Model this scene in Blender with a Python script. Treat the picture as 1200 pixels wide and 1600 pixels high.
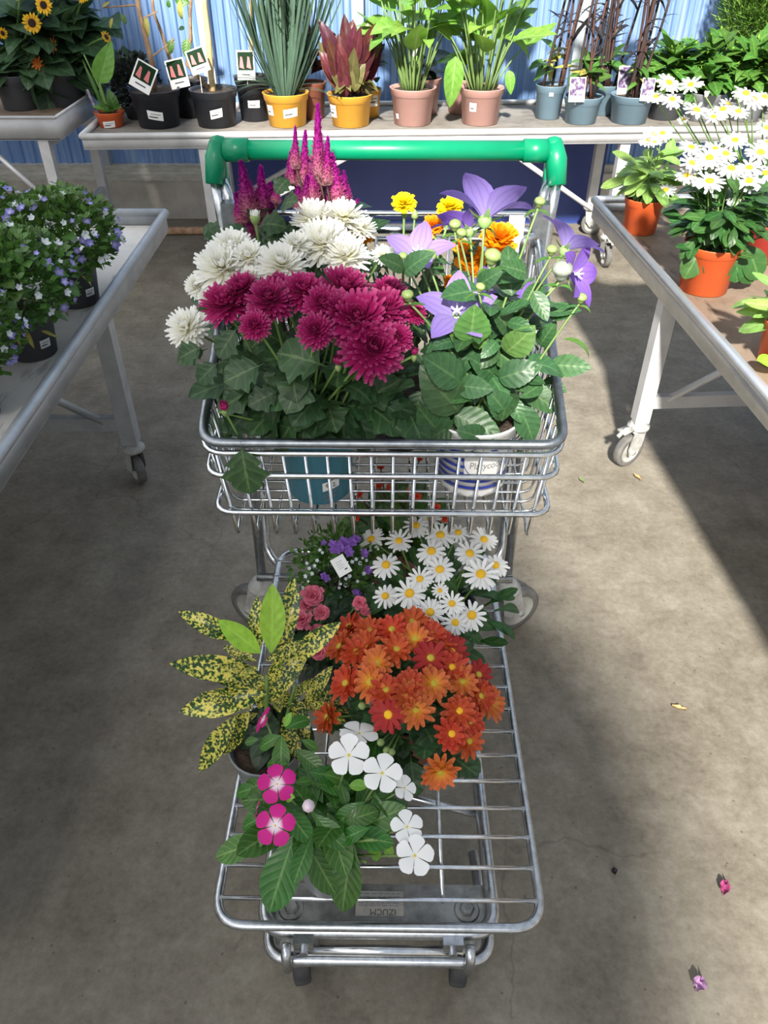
import bpy, math, random
from mathutils import Vector, Matrix, Quaternion
V = Vector
PI = math.pi
scn = bpy.context.scene
for o in list(bpy.data.objects):
    bpy.data.objects.remove(o, do_unlink=True)
COL = scn.collection
rnd = random.Random(7)

# ------------------------------------------------------------------ camera
CAM_H = 1.40
PITCH = math.radians(38.7)
FPX = 1200.0
cam_d = bpy.data.cameras.new('camera')
cam = bpy.data.objects.new('camera', cam_d)
COL.objects.link(cam)
cam.location = (0, 0, CAM_H)
cam.rotation_euler = (PI / 2 - PITCH, 0, 0)
cam_d.sensor_fit = 'VERTICAL'
cam_d.sensor_height = 24.0
cam_d.lens = 24.0 * FPX / 1600.0
cam_d.clip_start = 0.02
cam_d.clip_end = 200
scn.camera = cam

# ------------------------------------------------------------------ world, sun, exposure
SUN_SHIFT = V((0.15, 1.22))          # shadow shift on the floor per metre of height
world = bpy.data.worlds.new('world')
scn.world = world
world.use_nodes = True
wn = world.node_tree
wn.nodes.clear()
w_out = wn.nodes.new('ShaderNodeOutputWorld')
w_bg = wn.nodes.new('ShaderNodeBackground')
w_tc = wn.nodes.new('ShaderNodeTexCoord')
w_sep = wn.nodes.new('ShaderNodeSeparateXYZ')
w_ramp = wn.nodes.new('ShaderNodeValToRGB')
w_ramp.color_ramp.elements[0].position = 0.0
w_ramp.color_ramp.elements[0].color = (0.96, 0.98, 1.0, 1)
w_ramp.color_ramp.elements[1].position = 0.7
w_ramp.color_ramp.elements[1].color = (0.78, 0.87, 1.0, 1)
wn.links.new(w_tc.outputs['Generated'], w_sep.inputs[0])
wn.links.new(w_sep.outputs['Z'], w_ramp.inputs[0])
wn.links.new(w_ramp.outputs[0], w_bg.inputs[0])
wn.links.new(w_bg.outputs[0], w_out.inputs[0])
w_bg.inputs[1].default_value = 0.66
sun_d = bpy.data.lights.new('sun', 'SUN')
sun_d.energy = 12.0
sun_d.angle = math.radians(3.0)
sun_d.color = (1.0, 0.95, 0.87)
sun = bpy.data.objects.new('sun', sun_d)
COL.objects.link(sun)
sd = V((SUN_SHIFT.x, SUN_SHIFT.y, -1.0))
sun.rotation_euler = sd.to_track_quat('-Z', 'Y').to_euler()
sun.location = (-1, -6, 7)
scn.view_settings.view_transform = 'Standard'
scn.view_settings.look = 'None'
scn.view_settings.gamma = 1.0
scn.view_settings.use_curve_mapping = False
scn.view_settings.exposure = 0.0

# ------------------------------------------------------------------ pixel helpers (a pixel gives only a direction)
CP, SP = math.cos(PITCH), math.sin(PITCH)
def ray(px, py):
    r = (px - 600.0) / FPX
    u = (800.0 - py) / FPX
    return V((r, CP + u * SP, -SP + u * CP))
def Pz(px, py, z):
    d = ray(px, py)
    s = (z - CAM_H) / d.z
    return V((0, 0, CAM_H)) + d * s
def Py(px, py, y):
    d = ray(px, py)
    return V((0, 0, CAM_H)) + d * (y / d.y)
def msize(pix, p):                  # pixels to metres at point p
    w = V(p) - V((0, 0, CAM_H))
    return pix / FPX * (w.y * CP - w.z * SP)
def on_dome(px, py, c, rad):        # first hit of the pixel's ray on an ellipsoid plant crown
    d = ray(px, py); o = V((0, 0, CAM_H)) - c
    R = V(rad)
    dd = V((d.x / R.x, d.y / R.y, d.z / R.z)); oo = V((o.x / R.x, o.y / R.y, o.z / R.z))
    a = dd.dot(dd); b = 2 * dd.dot(oo); cc = oo.dot(oo) - 1
    disc = b * b - 4 * a * cc
    s = (-b - math.sqrt(disc)) / (2 * a) if disc > 0 else -b / (2 * a)
    p = V((0, 0, CAM_H)) + d * s
    q = p - c
    n = V((q.x / R.x ** 2, q.y / R.y ** 2, q.z / R.z ** 2)).normalized()
    return p, n

# ------------------------------------------------------------------ materials
MATS = {}
def _new(name):
    m = bpy.data.materials.new(name); m.use_nodes = True
    nt = m.node_tree; nt.nodes.clear()
    out = nt.nodes.new('ShaderNodeOutputMaterial')
    return m, nt, out
def _math(nt, op, a, b=None):
    n = nt.nodes.new('ShaderNodeMath'); n.operation = op
    for i, x in enumerate((a, b)):
        if x is None: continue
        if isinstance(x, (int, float)): n.inputs[i].default_value = x
        else: nt.links.new(x, n.inputs[i])
    return n.outputs[0]
def _mix(nt, fac, a, b, blend='MIX'):
    n = nt.nodes.new('ShaderNodeMix'); n.data_type = 'RGBA'; n.blend_type = blend
    for i, x in ((0, fac), (6, a), (7, b)):
        if isinstance(x, (int, float)): n.inputs[i].default_value = x
        elif isinstance(x, tuple): n.inputs[i].default_value = (*x[:3], 1)
        else: nt.links.new(x, n.inputs[i])
    return n.outputs[2]
def _noise(nt, scale, detail=4, coord='Object', stretch=None, rough=.6):
    tc = nt.nodes.new('ShaderNodeTexCoord')
    src = tc.outputs[coord]
    if stretch:
        mp = nt.nodes.new('ShaderNodeMapping'); mp.inputs['Scale'].default_value = stretch
        nt.links.new(src, mp.inputs[0]); src = mp.outputs[0]
    n = nt.nodes.new('ShaderNodeTexNoise')
    n.inputs['Scale'].default_value = scale; n.inputs['Detail'].default_value = detail
    n.inputs['Roughness'].default_value = rough
    nt.links.new(src, n.inputs['Vector'])
    return n.outputs[0]
def _ramp(nt, fac, stops):
    n = nt.nodes.new('ShaderNodeValToRGB'); cr = n.color_ramp
    while len(cr.elements) < len(stops): cr.elements.new(0.5)
    for e, (p, c) in zip(cr.elements, stops):
        e.position = p; e.color = (*c[:3], 1)
    nt.links.new(fac, n.inputs[0])
    return n.outputs[0]
def _rand_val(nt, col, amt, hue=0.0):
    oi = nt.nodes.new('ShaderNodeObjectInfo')
    h = nt.nodes.new('ShaderNodeHueSaturation')
    nt.links.new(col, h.inputs['Color'])
    v = _math(nt, 'MULTIPLY_ADD', oi.outputs['Random'], 2 * amt); v.node.inputs[2].default_value = 1 - amt
    nt.links.new(v, h.inputs['Value'])
    if hue:
        r2 = _math(nt, 'FRACT', _math(nt, 'MULTIPLY', oi.outputs['Random'], 17.3))
        hv = _math(nt, 'MULTIPLY_ADD', r2, 2 * hue); hv.node.inputs[2].default_value = .5 - hue
        nt.links.new(hv, h.inputs['Hue'])
    return h.outputs[0]
def _rgb(nt, c):
    n = nt.nodes.new('ShaderNodeRGB'); n.outputs[0].default_value = (*c[:3], 1); return n.outputs[0]
def _finish(nt, out, col, rough, metal=0, transl=0, spec=.5, bump=None, tcol=None, coat=0):
    b = nt.nodes.new('ShaderNodeBsdfPrincipled')
    nt.links.new(col, b.inputs['Base Color'])
    if isinstance(rough, (int, float)): b.inputs['Roughness'].default_value = rough
    else: nt.links.new(rough, b.inputs['Roughness'])
    b.inputs['Metallic'].default_value = metal
    b.inputs['Specular IOR Level'].default_value = spec
    b.inputs['Coat Weight'].default_value = coat
    if bump is not None:
        bn = nt.nodes.new('ShaderNodeBump'); bn.inputs['Strength'].default_value = bump[1]
        bn.inputs['Distance'].default_value = bump[2] if len(bump) > 2 else .002
        nt.links.new(bump[0], bn.inputs['Height']); nt.links.new(bn.outputs[0], b.inputs['Normal'])
    res = b.outputs[0]
    if transl:
        t = nt.nodes.new('ShaderNodeBsdfTranslucent')
        nt.links.new(tcol if tcol is not None else col, t.inputs[0])
        mx = nt.nodes.new('ShaderNodeMixShader'); mx.inputs[0].default_value = transl
        nt.links.new(res, mx.inputs[1]); nt.links.new(t.outputs[0], mx.inputs[2]); res = mx.outputs[0]
    nt.links.new(res, out.inputs[0])
def M(name, col, rough=.5, metal=0, var=0, col2=None, nscale=20, lo=.4, hi=.65, transl=0, spec=.5, bump=None, stretch=None, hue=0):
    if name in MATS: return MATS[name]
    m, nt, out = _new(name)
    c = _rgb(nt, col)
    if col2 is not None:
        f = _noise(nt, nscale, stretch=stretch)
        c = _ramp(nt, f, [(lo, col), (hi, col2)])
    if var: c = _rand_val(nt, c, var, hue)
    bp = None
    if bump: bp = (_noise(nt, bump[0], 5), bump[1], bump[2] if len(bump) > 2 else .002)
    _finish(nt, out, c, rough, metal, transl, spec, bp)
    MATS[name] = m
    return m
def petal_mat(name, stops, transl=.25, var=.08, rough=.55, hue=0.0, streak=0):
    m, nt, out = _new(name)
    uv = nt.nodes.new('ShaderNodeUVMap'); sp = nt.nodes.new('ShaderNodeSeparateXYZ')
    nt.links.new(uv.outputs[0], sp.inputs[0])
    c = _ramp(nt, sp.outputs['Y'], stops)
    if streak:
        w = _math(nt, 'SINE', _math(nt, 'MULTIPLY', sp.outputs['X'], 25.0))
        f = _math(nt, 'MULTIPLY', _math(nt, 'GREATER_THAN', w, .55), streak)
        c = _mix(nt, f, c, (.35, .3, .6), 'MULTIPLY')
    if var: c = _rand_val(nt, c, var, hue)
    _finish(nt, out, c, rough, 0, transl, .3)
    MATS[name] = m
    return m
def leaf_mat(name, col, rib, transl=.22, rough=.42, n=9, var=.25, veins=.35, hue=.015, spec=.45, back=None):
    m, nt, out = _new(name)
    uv = nt.nodes.new('ShaderNodeUVMap'); sp = nt.nodes.new('ShaderNodeSeparateXYZ')
    nt.links.new(uv.outputs[0], sp.inputs[0])
    a = _math(nt, 'ABSOLUTE', _math(nt, 'SUBTRACT', sp.outputs['X'], .5))
    mid = _math(nt, 'LESS_THAN', a, .035)
    ph = _math(nt, 'MULTIPLY', _math(nt, 'SUBTRACT', sp.outputs['Y'], _math(nt, 'MULTIPLY', a, .45)), n * 2 * PI)
    ve = _math(nt, 'MULTIPLY', _math(nt, 'GREATER_THAN', _math(nt, 'SINE', ph), .9), veins)
    fac = _math(nt, 'MAXIMUM', _math(nt, 'MULTIPLY', mid, .75), ve)
    nz = _noise(nt, 5, 3)
    base = _ramp(nt, nz, [(.3, tuple(x * .75 for x in col)), (.7, tuple(min(1, x * 1.25) for x in col))])
    c = _mix(nt, fac, base, rib)
    if var: c = _rand_val(nt, c, var, hue)
    tc = _mix(nt, .5, c, (min(1, col[0] * 2.6), min(1, col[1] * 2.2), col[2]))
    _finish(nt, out, c, rough, 0, transl, spec, (ph.node.outputs[0] if False else _math(nt, 'SINE', ph), .10, .006), tcol=tc)
    MATS[name] = m
    return m

# metals / plastics
M('galv', (.62, .65, .68), .28, 1, col2=(.45, .47, .5), nscale=90, bump=(300, .12, .0006))
M('galv_dark', (.34, .37, .40), .38, 1, col2=(.24, .26, .29), nscale=60, bump=(200, .2, .0008))
M('chrome', (.80, .82, .84), .16, 1, col2=(.62, .64, .67), nscale=60)
M('galv_plate', (.42, .43, .42), .5, .9, col2=(.25, .25, .24), nscale=35)
M('alu', (.72, .73, .74), .38, .75, col2=(.60, .61, .63), nscale=12, stretch=(1, 8, 1))
M('alu_white', (.64, .64, .65), .42, .25, col2=(.54, .54, .55), nscale=10)
M('steel_grey', (.48, .50, .52), .5, .55, col2=(.38, .40, .42), nscale=14)
M('green_plastic', (.0, .225, .105), .34, 0, col2=(.004, .26, .125), nscale=6)
M('rubber_dark', (.035, .035, .04), .7, col2=(.06, .06, .06), nscale=40)
M('caster_grey', (.38, .38, .37), .6, col2=(.28, .28, .26), nscale=50)
M('caster_tyre', (.095, .092, .088), .7, col2=(.14, .135, .125), nscale=40)
M('caster_hub', (.27, .27, .245), .55, col2=(.34, .34, .31), nscale=30)
M('navy_board', (.022, .042, .19), .5, col2=(.034, .06, .24), nscale=3, stretch=(1, 1, .3))
M('soil', (.035, .022, .015), .95, col2=(.09, .06, .04), nscale=60, bump=(120, 1, .01))
M('pot_teal', (.075, .27, .36), .38, col2=(.09, .30, .40), nscale=5)
M('pot_white', (.80, .80, .80), .4)
M('pot_blue_print', (.03, .05, .36), .4)
M('pot_grey', (.22, .235, .25), .45, col2=(.27, .28, .30), nscale=8)
M('pot_black', (.018, .02, .026), .42, col2=(.03, .032, .04), nscale=8)
M('pot_charcoal', (.06, .068, .08), .5, col2=(.085, .09, .10), nscale=8)
M('pot_orange', (.62, .10, .025), .42, col2=(.68, .13, .035), nscale=6)
M('pot_brown', (.22, .075, .045), .5)
M('pot_red', (.38, .035, .025), .45)
M('pot_yellow', (.74, .36, .035), .42, col2=(.80, .42, .05), nscale=6)
M('pot_pink', (.52, .29, .25), .45, col2=(.58, .34, .30), nscale=6)
M('pot_blue', (.15, .235, .30), .45, col2=(.18, .27, .34), nscale=6)
M('card_white', (.82, .82, .80), .5)
M('card_ink', (.06, .06, .07), .6)
M('ink_grey', (.25, .25, .27), .6)
M('ink_red', (.35, .02, .04), .6)
M('card_pink', (.62, .20, .20), .8, spec=.1)
M('card_green', (.012, .032, .016), .85, spec=.08)
M('card_mauve', (.09, .045, .12), .7, spec=.1, col2=(.32, .31, .38), nscale=45, lo=.42, hi=.58)
M('wood_stem', (.20, .115, .06), .8, col2=(.32, .22, .13), nscale=30, bump=(60, .6, .004))
M('bamboo', (.52, .38, .17), .6, col2=(.62, .48, .26), nscale=25)
M('stem_green', (.14, .25, .06), .55, var=.2)
M('stem_pale', (.15, .24, .07), .5, var=.15)
M('stem_dark', (.025, .017, .016), .6, col2=(.055, .026, .021), nscale=12, var=.2)
M('stem_rust', (.095, .038, .026), .6, col2=(.05, .024, .02), nscale=12, var=.2)

# ------------------------------------------------------------------ mesh builder
class MB:
    def __init__(s): s.v = []; s.f = []; s.uv = []; s.mi = []
    def grid(s, rows, uvs=None, close=False, mi=0):
        n0 = len(s.v); R = len(rows); C = len(rows[0])
        for i, row in enumerate(rows):
            for j, p in enumerate(row):
                s.v.append(tuple(p))
                s.uv.append(uvs[i][j] if uvs else (j / max(1, C - 1), i / max(1, R - 1)))
        for i in range(R - 1):
            for j in range(C if close else C - 1):
                k = (j + 1) % C
                s.f.append((n0 + i * C + j, n0 + i * C + k, n0 + (i + 1) * C + k, n0 + (i + 1) * C + j)); s.mi.append(mi)
        return n0
    def face(s, pts, mi=0):
        n0 = len(s.v)
        for p in pts: s.v.append(tuple(p)); s.uv.append((.5, .5))
        s.f.append(tuple(range(n0, n0 + len(pts)))); s.mi.append(mi)
    def box(s, lo, hi, mi=0, mtx=None):
        x0, y0, z0 = lo; x1, y1, z1 = hi
        P = [V(p) for p in ((x0, y0, z0), (x1, y0, z0), (x1, y1, z0), (x0, y1, z0), (x0, y0, z1), (x1, y0, z1), (x1, y1, z1), (x0, y1, z1))]
        if mtx: P = [mtx @ p for p in P]
        n0 = len(s.v)
        for p in P: s.v.append(tuple(p)); s.uv.append((.5, .5))
        for f in ((0, 3, 2, 1), (4, 5, 6, 7), (0, 1, 5, 4), (1, 2, 6, 5), (2, 3, 7, 6), (3, 0, 4, 7)):
            s.f.append(tuple(n0 + i for i in f)); s.mi.append(mi)
    def beam(s, a, b, w, h, up=(0, 0, 1), mi=0):
        a = V(a); b = V(b); d = (b - a); L = d.length; y = d / L
        upv = V(up)
        if abs(y.dot(upv)) > .98: upv = V((1, 0, 0))
        x = y.cross(upv).normalized(); z = x.cross(y)
        m = Matrix.Translation(a) @ Matrix((x, y, z)).transposed().to_4x4()
        s.box((-w / 2, 0, -h / 2), (w / 2, L, h / 2), mi, m)
    def tube(s, pts, r, n=8, closed=False, cap=True, mi=0):
        pts = [V(p) for p in pts]; N = len(pts)
        rr = r if isinstance(r, (list, tuple)) else [r] * N
        T = []
        for i in range(N):
            a = pts[i - 1] if (i > 0 or closed) else pts[i]
            b = pts[(i + 1) % N] if (i < N - 1 or closed) else pts[i]
            T.append((b - a).normalized())
        ref = V((0, 0, 1)) if abs(T[0].z) < .9 else V((1, 0, 0))
        nrm = (ref - T[0] * ref.dot(T[0])).normalized()
        rows = []; uvs = []
        for i in range(N):
            nrm = (nrm - T[i] * nrm.dot(T[i])).normalized()
            bn = T[i].cross(nrm)
            rows.append([pts[i] + (nrm * math.cos(2 * PI * k / n) + bn * math.sin(2 * PI * k / n)) * rr[i] for k in range(n)])
            uvs.append([(k / n, i / max(1, N - 1)) for k in range(n)])
        if closed:
            n0 = s.grid(rows, uvs, True, mi)
            for k in range(n):
                k2 = (k + 1) % n
                s.f.append((n0 + (N - 1) * n + k, n0 + (N - 1) * n + k2, n0 + k2, n0 + k)); s.mi.append(mi)
        else:
            n0 = s.grid(rows, uvs, True, mi)
            if cap:
                s.f.append(tuple(n0 + k for k in reversed(range(n)))); s.mi.append(mi)
                s.f.append(tuple(n0 + (N - 1) * n + k for k in range(n))); s.mi.append(mi)
    def lathe(s, prof, n=24, c=(0, 0, 0), axis=None, mi=0):
        c = V(c)
        q = V((0, 0, 1)).rotation_difference(V(axis).normalized()) if axis else None
        rows = []
        for (r, z) in prof:
            row = []
            for k in range(n):
                p = V((r * math.cos(2 * PI * k / n), r * math.sin(2 * PI * k / n), z))
                if q: p = q @ p
                row.append(c + p)
            rows.append(row)
        s.grid(rows, [[(k / n, i / max(1, len(prof) - 1)) for k in range(n)] for i in range(len(prof))], True, mi)
    def mesh(s, name, mats, smooth=True):
        me = bpy.data.meshes.new(name)
        me.from_pydata(s.v, [], s.f)
        uvl = me.uv_layers.new(name='UVMap')
        li = [0] * len(me.loops); me.loops.foreach_get('vertex_index', li)
        flat = []
        for i in li: flat.extend(s.uv[i])
        uvl.data.foreach_set('uv', flat)
        for m in (mats if isinstance(mats, (list, tuple)) else [mats]):
            me.materials.append(MATS[m] if isinstance(m, str) else m)
        me.polygons.foreach_set('material_index', s.mi)
        me.polygons.foreach_set('use_smooth', [smooth] * len(me.polygons))
        me.update()
        return me
def fillet(pts, r, closed=False, n=5):
    pts = [V(p) for p in pts]; N = len(pts); out = []
    for i in range(N):
        if not closed and i in (0, N - 1): out.append(pts[i]); continue
        a = pts[i - 1]; b = pts[i]; c = pts[(i + 1) % N]
        d1 = (a - b); d2 = (c - b)
        rr = min(r, d1.length * .49, d2.length * .49)
        p1 = b + d1.normalized() * rr; p2 = b + d2.normalized() * rr
        for k in range(n + 1):
            t = k / n
            out.append(p1 * (1 - t) ** 2 + b * 2 * t * (1 - t) + p2 * t * t)
    return out
def link(name, me, parent=None, mtx=None, label=None):
    o = bpy.data.objects.new(name, me); COL.objects.link(o)
    if parent: o.parent = parent
    if mtx is not None: o.matrix_local = mtx
    if label: o['label'] = label
    return o
def tag(o, label=None, cat=None, group=None, kind=None):
    if label: o['label'] = label
    if cat: o['category'] = cat
    if group: o['group'] = group
    if kind: o['kind'] = kind
    return o
def thing(name, label, cat, loc, rotz=0, group=None):
    o = bpy.data.objects.new(name, None); COL.objects.link(o)
    o.empty_display_size = .05
    o.location = loc; o.rotation_euler = (0, 0, rotz)
    return tag(o, label, cat, group)
def frame(pos, y, up, sx=1, sy=1, sz=1):
    y = V(y).normalized(); up = V(up)
    if abs(y.dot(up.normalized())) > .97: up = V((.3, -.9, .2))
    x = y.cross(up).normalized(); z = x.cross(y)
    m = Matrix((x * sx, y * sy, z * sz)).transposed().to_4x4()
    m.translation = pos
    return m
def facing(pos, n, r, spin=0, rz=None):
    q = V((0, 0, 1)).rotation_difference(V(n).normalized()) @ Quaternion((0, 0, 1), spin)
    m = q.to_matrix().to_4x4() @ Matrix.Diagonal((r, r, rz or r, 1))
    m.translation = pos
    return m
def text_mesh(txt, size, mat, warp=None, align='CENTER'):
    cu = bpy.data.curves.new('text', 'FONT'); cu.body = txt; cu.size = size
    cu.align_x = align; cu.align_y = 'CENTER'
    o = bpy.data.objects.new('text', cu); COL.objects.link(o)
    dg = bpy.context.evaluated_depsgraph_get()
    me = bpy.data.meshes.new_from_object(o.evaluated_get(dg))
    bpy.data.objects.remove(o); bpy.data.curves.remove(cu)
    if warp:
        for v in me.vertices: v.co = warp(v.co)
    me.materials.clear(); me.materials.append(MATS[mat])
    return me

# ================================================================== SETTING
def concrete():
    m, nt, out = _new('concrete_floor')
    n1 = _noise(nt, 1.6, 8, rough=.65)
    n2 = _noise(nt, 7, 10, rough=.78)
    n3 = _noise(nt, 70, 6, rough=.7)
    n4 = _noise(nt, 4.5, 5, stretch=(.35, 1.3, 1))
    c = _ramp(nt, n1, [(.32, (.110, .092, 0.068)), (.5, (.205, .178, 0.137)), (.68, (.29, .265, 0.214))])
    c = _mix(nt, .62, c, _ramp(nt, n2, [(.36, (.070, .056, 0.041)), (.5, (.195, .172, 0.133)), (.64, (.33, .305, 0.248))]))
    c = _mix(nt, .35, c, _ramp(nt, n3, [(.3, (.095, .082, 0.063)), (.65, (.25, .228, 0.186))]))
    st = _ramp(nt, n4, [(.62, (0, 0, 0)), (.72, (1, 1, 1))])
    c = _mix(nt, _math(nt, 'MULTIPLY', st, .35), c, (.10, .085, 0.063))
    # thin wandering cracks
    tc = nt.nodes.new('ShaderNodeTexCoord')
    vo = nt.nodes.new('ShaderNodeTexVoronoi'); vo.feature = 'DISTANCE_TO_EDGE'; vo.inputs['Scale'].default_value = .75
    wv = nt.nodes.new('ShaderNodeVectorMath'); wv.operation = 'ADD'
    nn = nt.nodes.new('ShaderNodeTexNoise'); nn.inputs['Scale'].default_value = 5; nn.inputs['Detail'].default_value = 6
    sc = nt.nodes.new('ShaderNodeVectorMath'); sc.operation = 'SCALE'; sc.inputs['Scale'].default_value = .22
    nt.links.new(tc.outputs['Object'], nn.inputs['Vector']); nt.links.new(nn.outputs['Color'], sc.inputs[0])
    nt.links.new(tc.outputs['Object'], wv.inputs[0]); nt.links.new(sc.outputs[0], wv.inputs[1])
    nt.links.new(wv.outputs[0], vo.inputs['Vector'])
    cr = _math(nt, 'MULTIPLY', _math(nt, 'LESS_THAN', vo.outputs['Distance'], .0022), _math(nt, 'GREATER_THAN', n1, .5))
    c = _mix(nt, _math(nt, 'MULTIPLY', cr, .25), c, (.05, .04, 0.032))
    # little dark specks
    v2 = nt.nodes.new('ShaderNodeTexVoronoi'); v2.inputs['Scale'].default_value = 26
    nt.links.new(tc.outputs['Object'], v2.inputs['Vector'])
    spk = _math(nt, 'LESS_THAN', v2.outputs['Distance'], .07)
    c = _mix(nt, _math(nt, 'MULTIPLY', spk, .45), c, (.05, .04, 0.032))
    _finish(nt, out, c, .62, 0, 0, .35, (n3, .25, .004))
    MATS['concrete_floor'] = m
concrete()
b = MB(); b.box((-9, -6, -.1), (9, 9, 0))
tag(link('floor', b.mesh('floor', 'concrete_floor', False)), kind='structure')

# unseen cloth added overhead to block the direct sun on the near and left side
m, nt, out = _new('added_shade_cloth')
tl = nt.nodes.new('ShaderNodeBsdfTranslucent'); tl.inputs[0].default_value = (.80, .82, .85, 1)
df = nt.nodes.new('ShaderNodeBsdfDiffuse'); df.inputs[0].default_value = (.7, .7, .7, 1)
tr = nt.nodes.new('ShaderNodeBsdfTransparent'); tr.inputs[0].default_value = (1, 1, 1, 1)
mx = nt.nodes.new('ShaderNodeMixShader'); mx.inputs[0].default_value = .35
nt.links.new(tl.outputs[0], mx.inputs[1]); nt.links.new(df.outputs[0], mx.inputs[2])
mx2 = nt.nodes.new('ShaderNodeMixShader'); mx2.inputs[0].default_value = .04
nt.links.new(mx.outputs[0], mx2.inputs[1]); nt.links.new(tr.outputs[0], mx2.inputs[2])
nt.links.new(mx2.outputs[0], out.inputs[0]); MATS['added_shade_cloth'] = m
BLOCKER_Z = 3.3
edge = [(-1.15, 10), (-1.0, 5.6), (-.55, 4.0), (-.02, 2.75), (.25, 2.05), (.36, 1.62), (.44, 1.35), (.56, 1.12), (.575, .9), (.57, .62), (.50, .42), (.47, .2), (.47, -5)]  # outline shaped so the cloth's shadow stands in for the camera holder's
b = MB()
pts = [V((x - SUN_SHIFT.x * BLOCKER_Z, y - SUN_SHIFT.y * BLOCKER_Z, BLOCKER_Z)) for x, y in edge]
rows = [[V((-9, p.y, BLOCKER_Z)), p] for p in pts]
b.grid(rows)
tag(link('added_sun_blocker', b.mesh('added_sun_blocker', 'added_shade_cloth', False)), kind='structure')

# back wall
WY = 4.36
def poly_mat():
    m, nt, out = _new('polycarbonate_blue')
    n1 = _noise(nt, 3.0, 6, stretch=(14, 1, .35), rough=.7)
    n2 = _noise(nt, 1.3, 3)
    c = _ramp(nt, n1, [(.34, (.12, .22, .44)), (.5, (.20, .32, .55)), (.66, (.42, .52, .68))])
    c = _mix(nt, _ramp(nt, n2, [(.4, (0, 0, 0)), (.62, (.5, .5, .5))]), c, (.16, .30, .60))
    _finish(nt, out, c, .42, 0, .22, .4)
    MATS['polycarbonate_blue'] = m
poly_mat()
M('plinth', (.62, .59, .53), .85, col2=(.46, .435, .39), nscale=6, bump=(60, .3, .004))
M('sill_paint', (.62, .61, .56), .6, col2=(.46, .45, .40), nscale=14, stretch=(1, 1, 4))
M('post_grey', (.42, .46, .50), .5, .3, col2=(.34, .38, .42), nscale=8)
wall = tag(thing('wall_back', None, None, (0, WY, 0)), kind='structure')
b = MB(); b.box((-4.5, 0, 0), (4.5, .18, .21)); link('plinth', b.mesh('plinth', 'plinth', False), wall)
b = MB(); b.box((-4.5, -.03, .21), (4.5, .15, .245)); b.box((-4.5, -.012, .245), (4.5, .13, .285))
link('sill', b.mesh('sill', 'sill_paint', False), wall)
posts = [-3.4, -2.4] + [Py(px, 240, WY).x for px in (163, 345)] + [Py(559, 10, WY).x, .95, 2.0, 3.0, 4.2]
for x in posts:
    b = MB(); b.box((x - .028, -.03, .285), (x + .028, .05, 2.7)); link('post', b.mesh('post', 'post_grey', False), wall)
ext = [-4.5] + posts + [4.5]
for x0, x1 in zip(ext[:-1], ext[1:]):
    prof = []
    x = x0
    while x < x1 - 1e-4:
        for dx, dy in ((0, 0), (.026, 0), (.032, .012), (.058, .012), (.064, 0)):
            if x + dx <= x1: prof.append((x + dx, dy))
        x += .064
    prof.append((x1, 0))
    b = MB(); b.grid([[V((px, .02 + dy, z)) for px, dy in prof] for z in (.28, 2.7)])
    link('corrugated_panel', b.mesh('corrugated_panel', 'polycarbonate_blue', False), wall)
b = MB(); b.box((-4.5, -.02, 2.68), (4.5, .10, 2.76)); link('top_rail', b.mesh('top_rail', 'post_grey', False), wall)

# navy board under the back bench
xl = Pz(372, 350, 0).x; xr = Pz(931, 350, 0).x
b = MB(); b.box((xl, 0, 0.0), (xr, .03, .575)); b.box((xl, -.006, .0), (xr, 0, .012))
o = tag(link('blue_board', b.mesh('blue_board', 'navy_board', False)), 'dark navy blue board standing on the floor under the back bench', 'board')
o.location = (0, WY - .072, 0)
# pipe on the floor along the wall
M('rust_pipe', (.42, .27, .17), .8, col2=(.26, .15, .09), nscale=30)
b = MB()
b.tube([Pz(150, 362, .02), Pz(336, 360, .02), Pz(500, 358, .02)], .02, 10)
tag(link('floor_pipe', b.mesh('floor_pipe', 'rust_pipe')), 'rusty brown pipe lying on the floor along the back wall', 'pipe')

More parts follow.
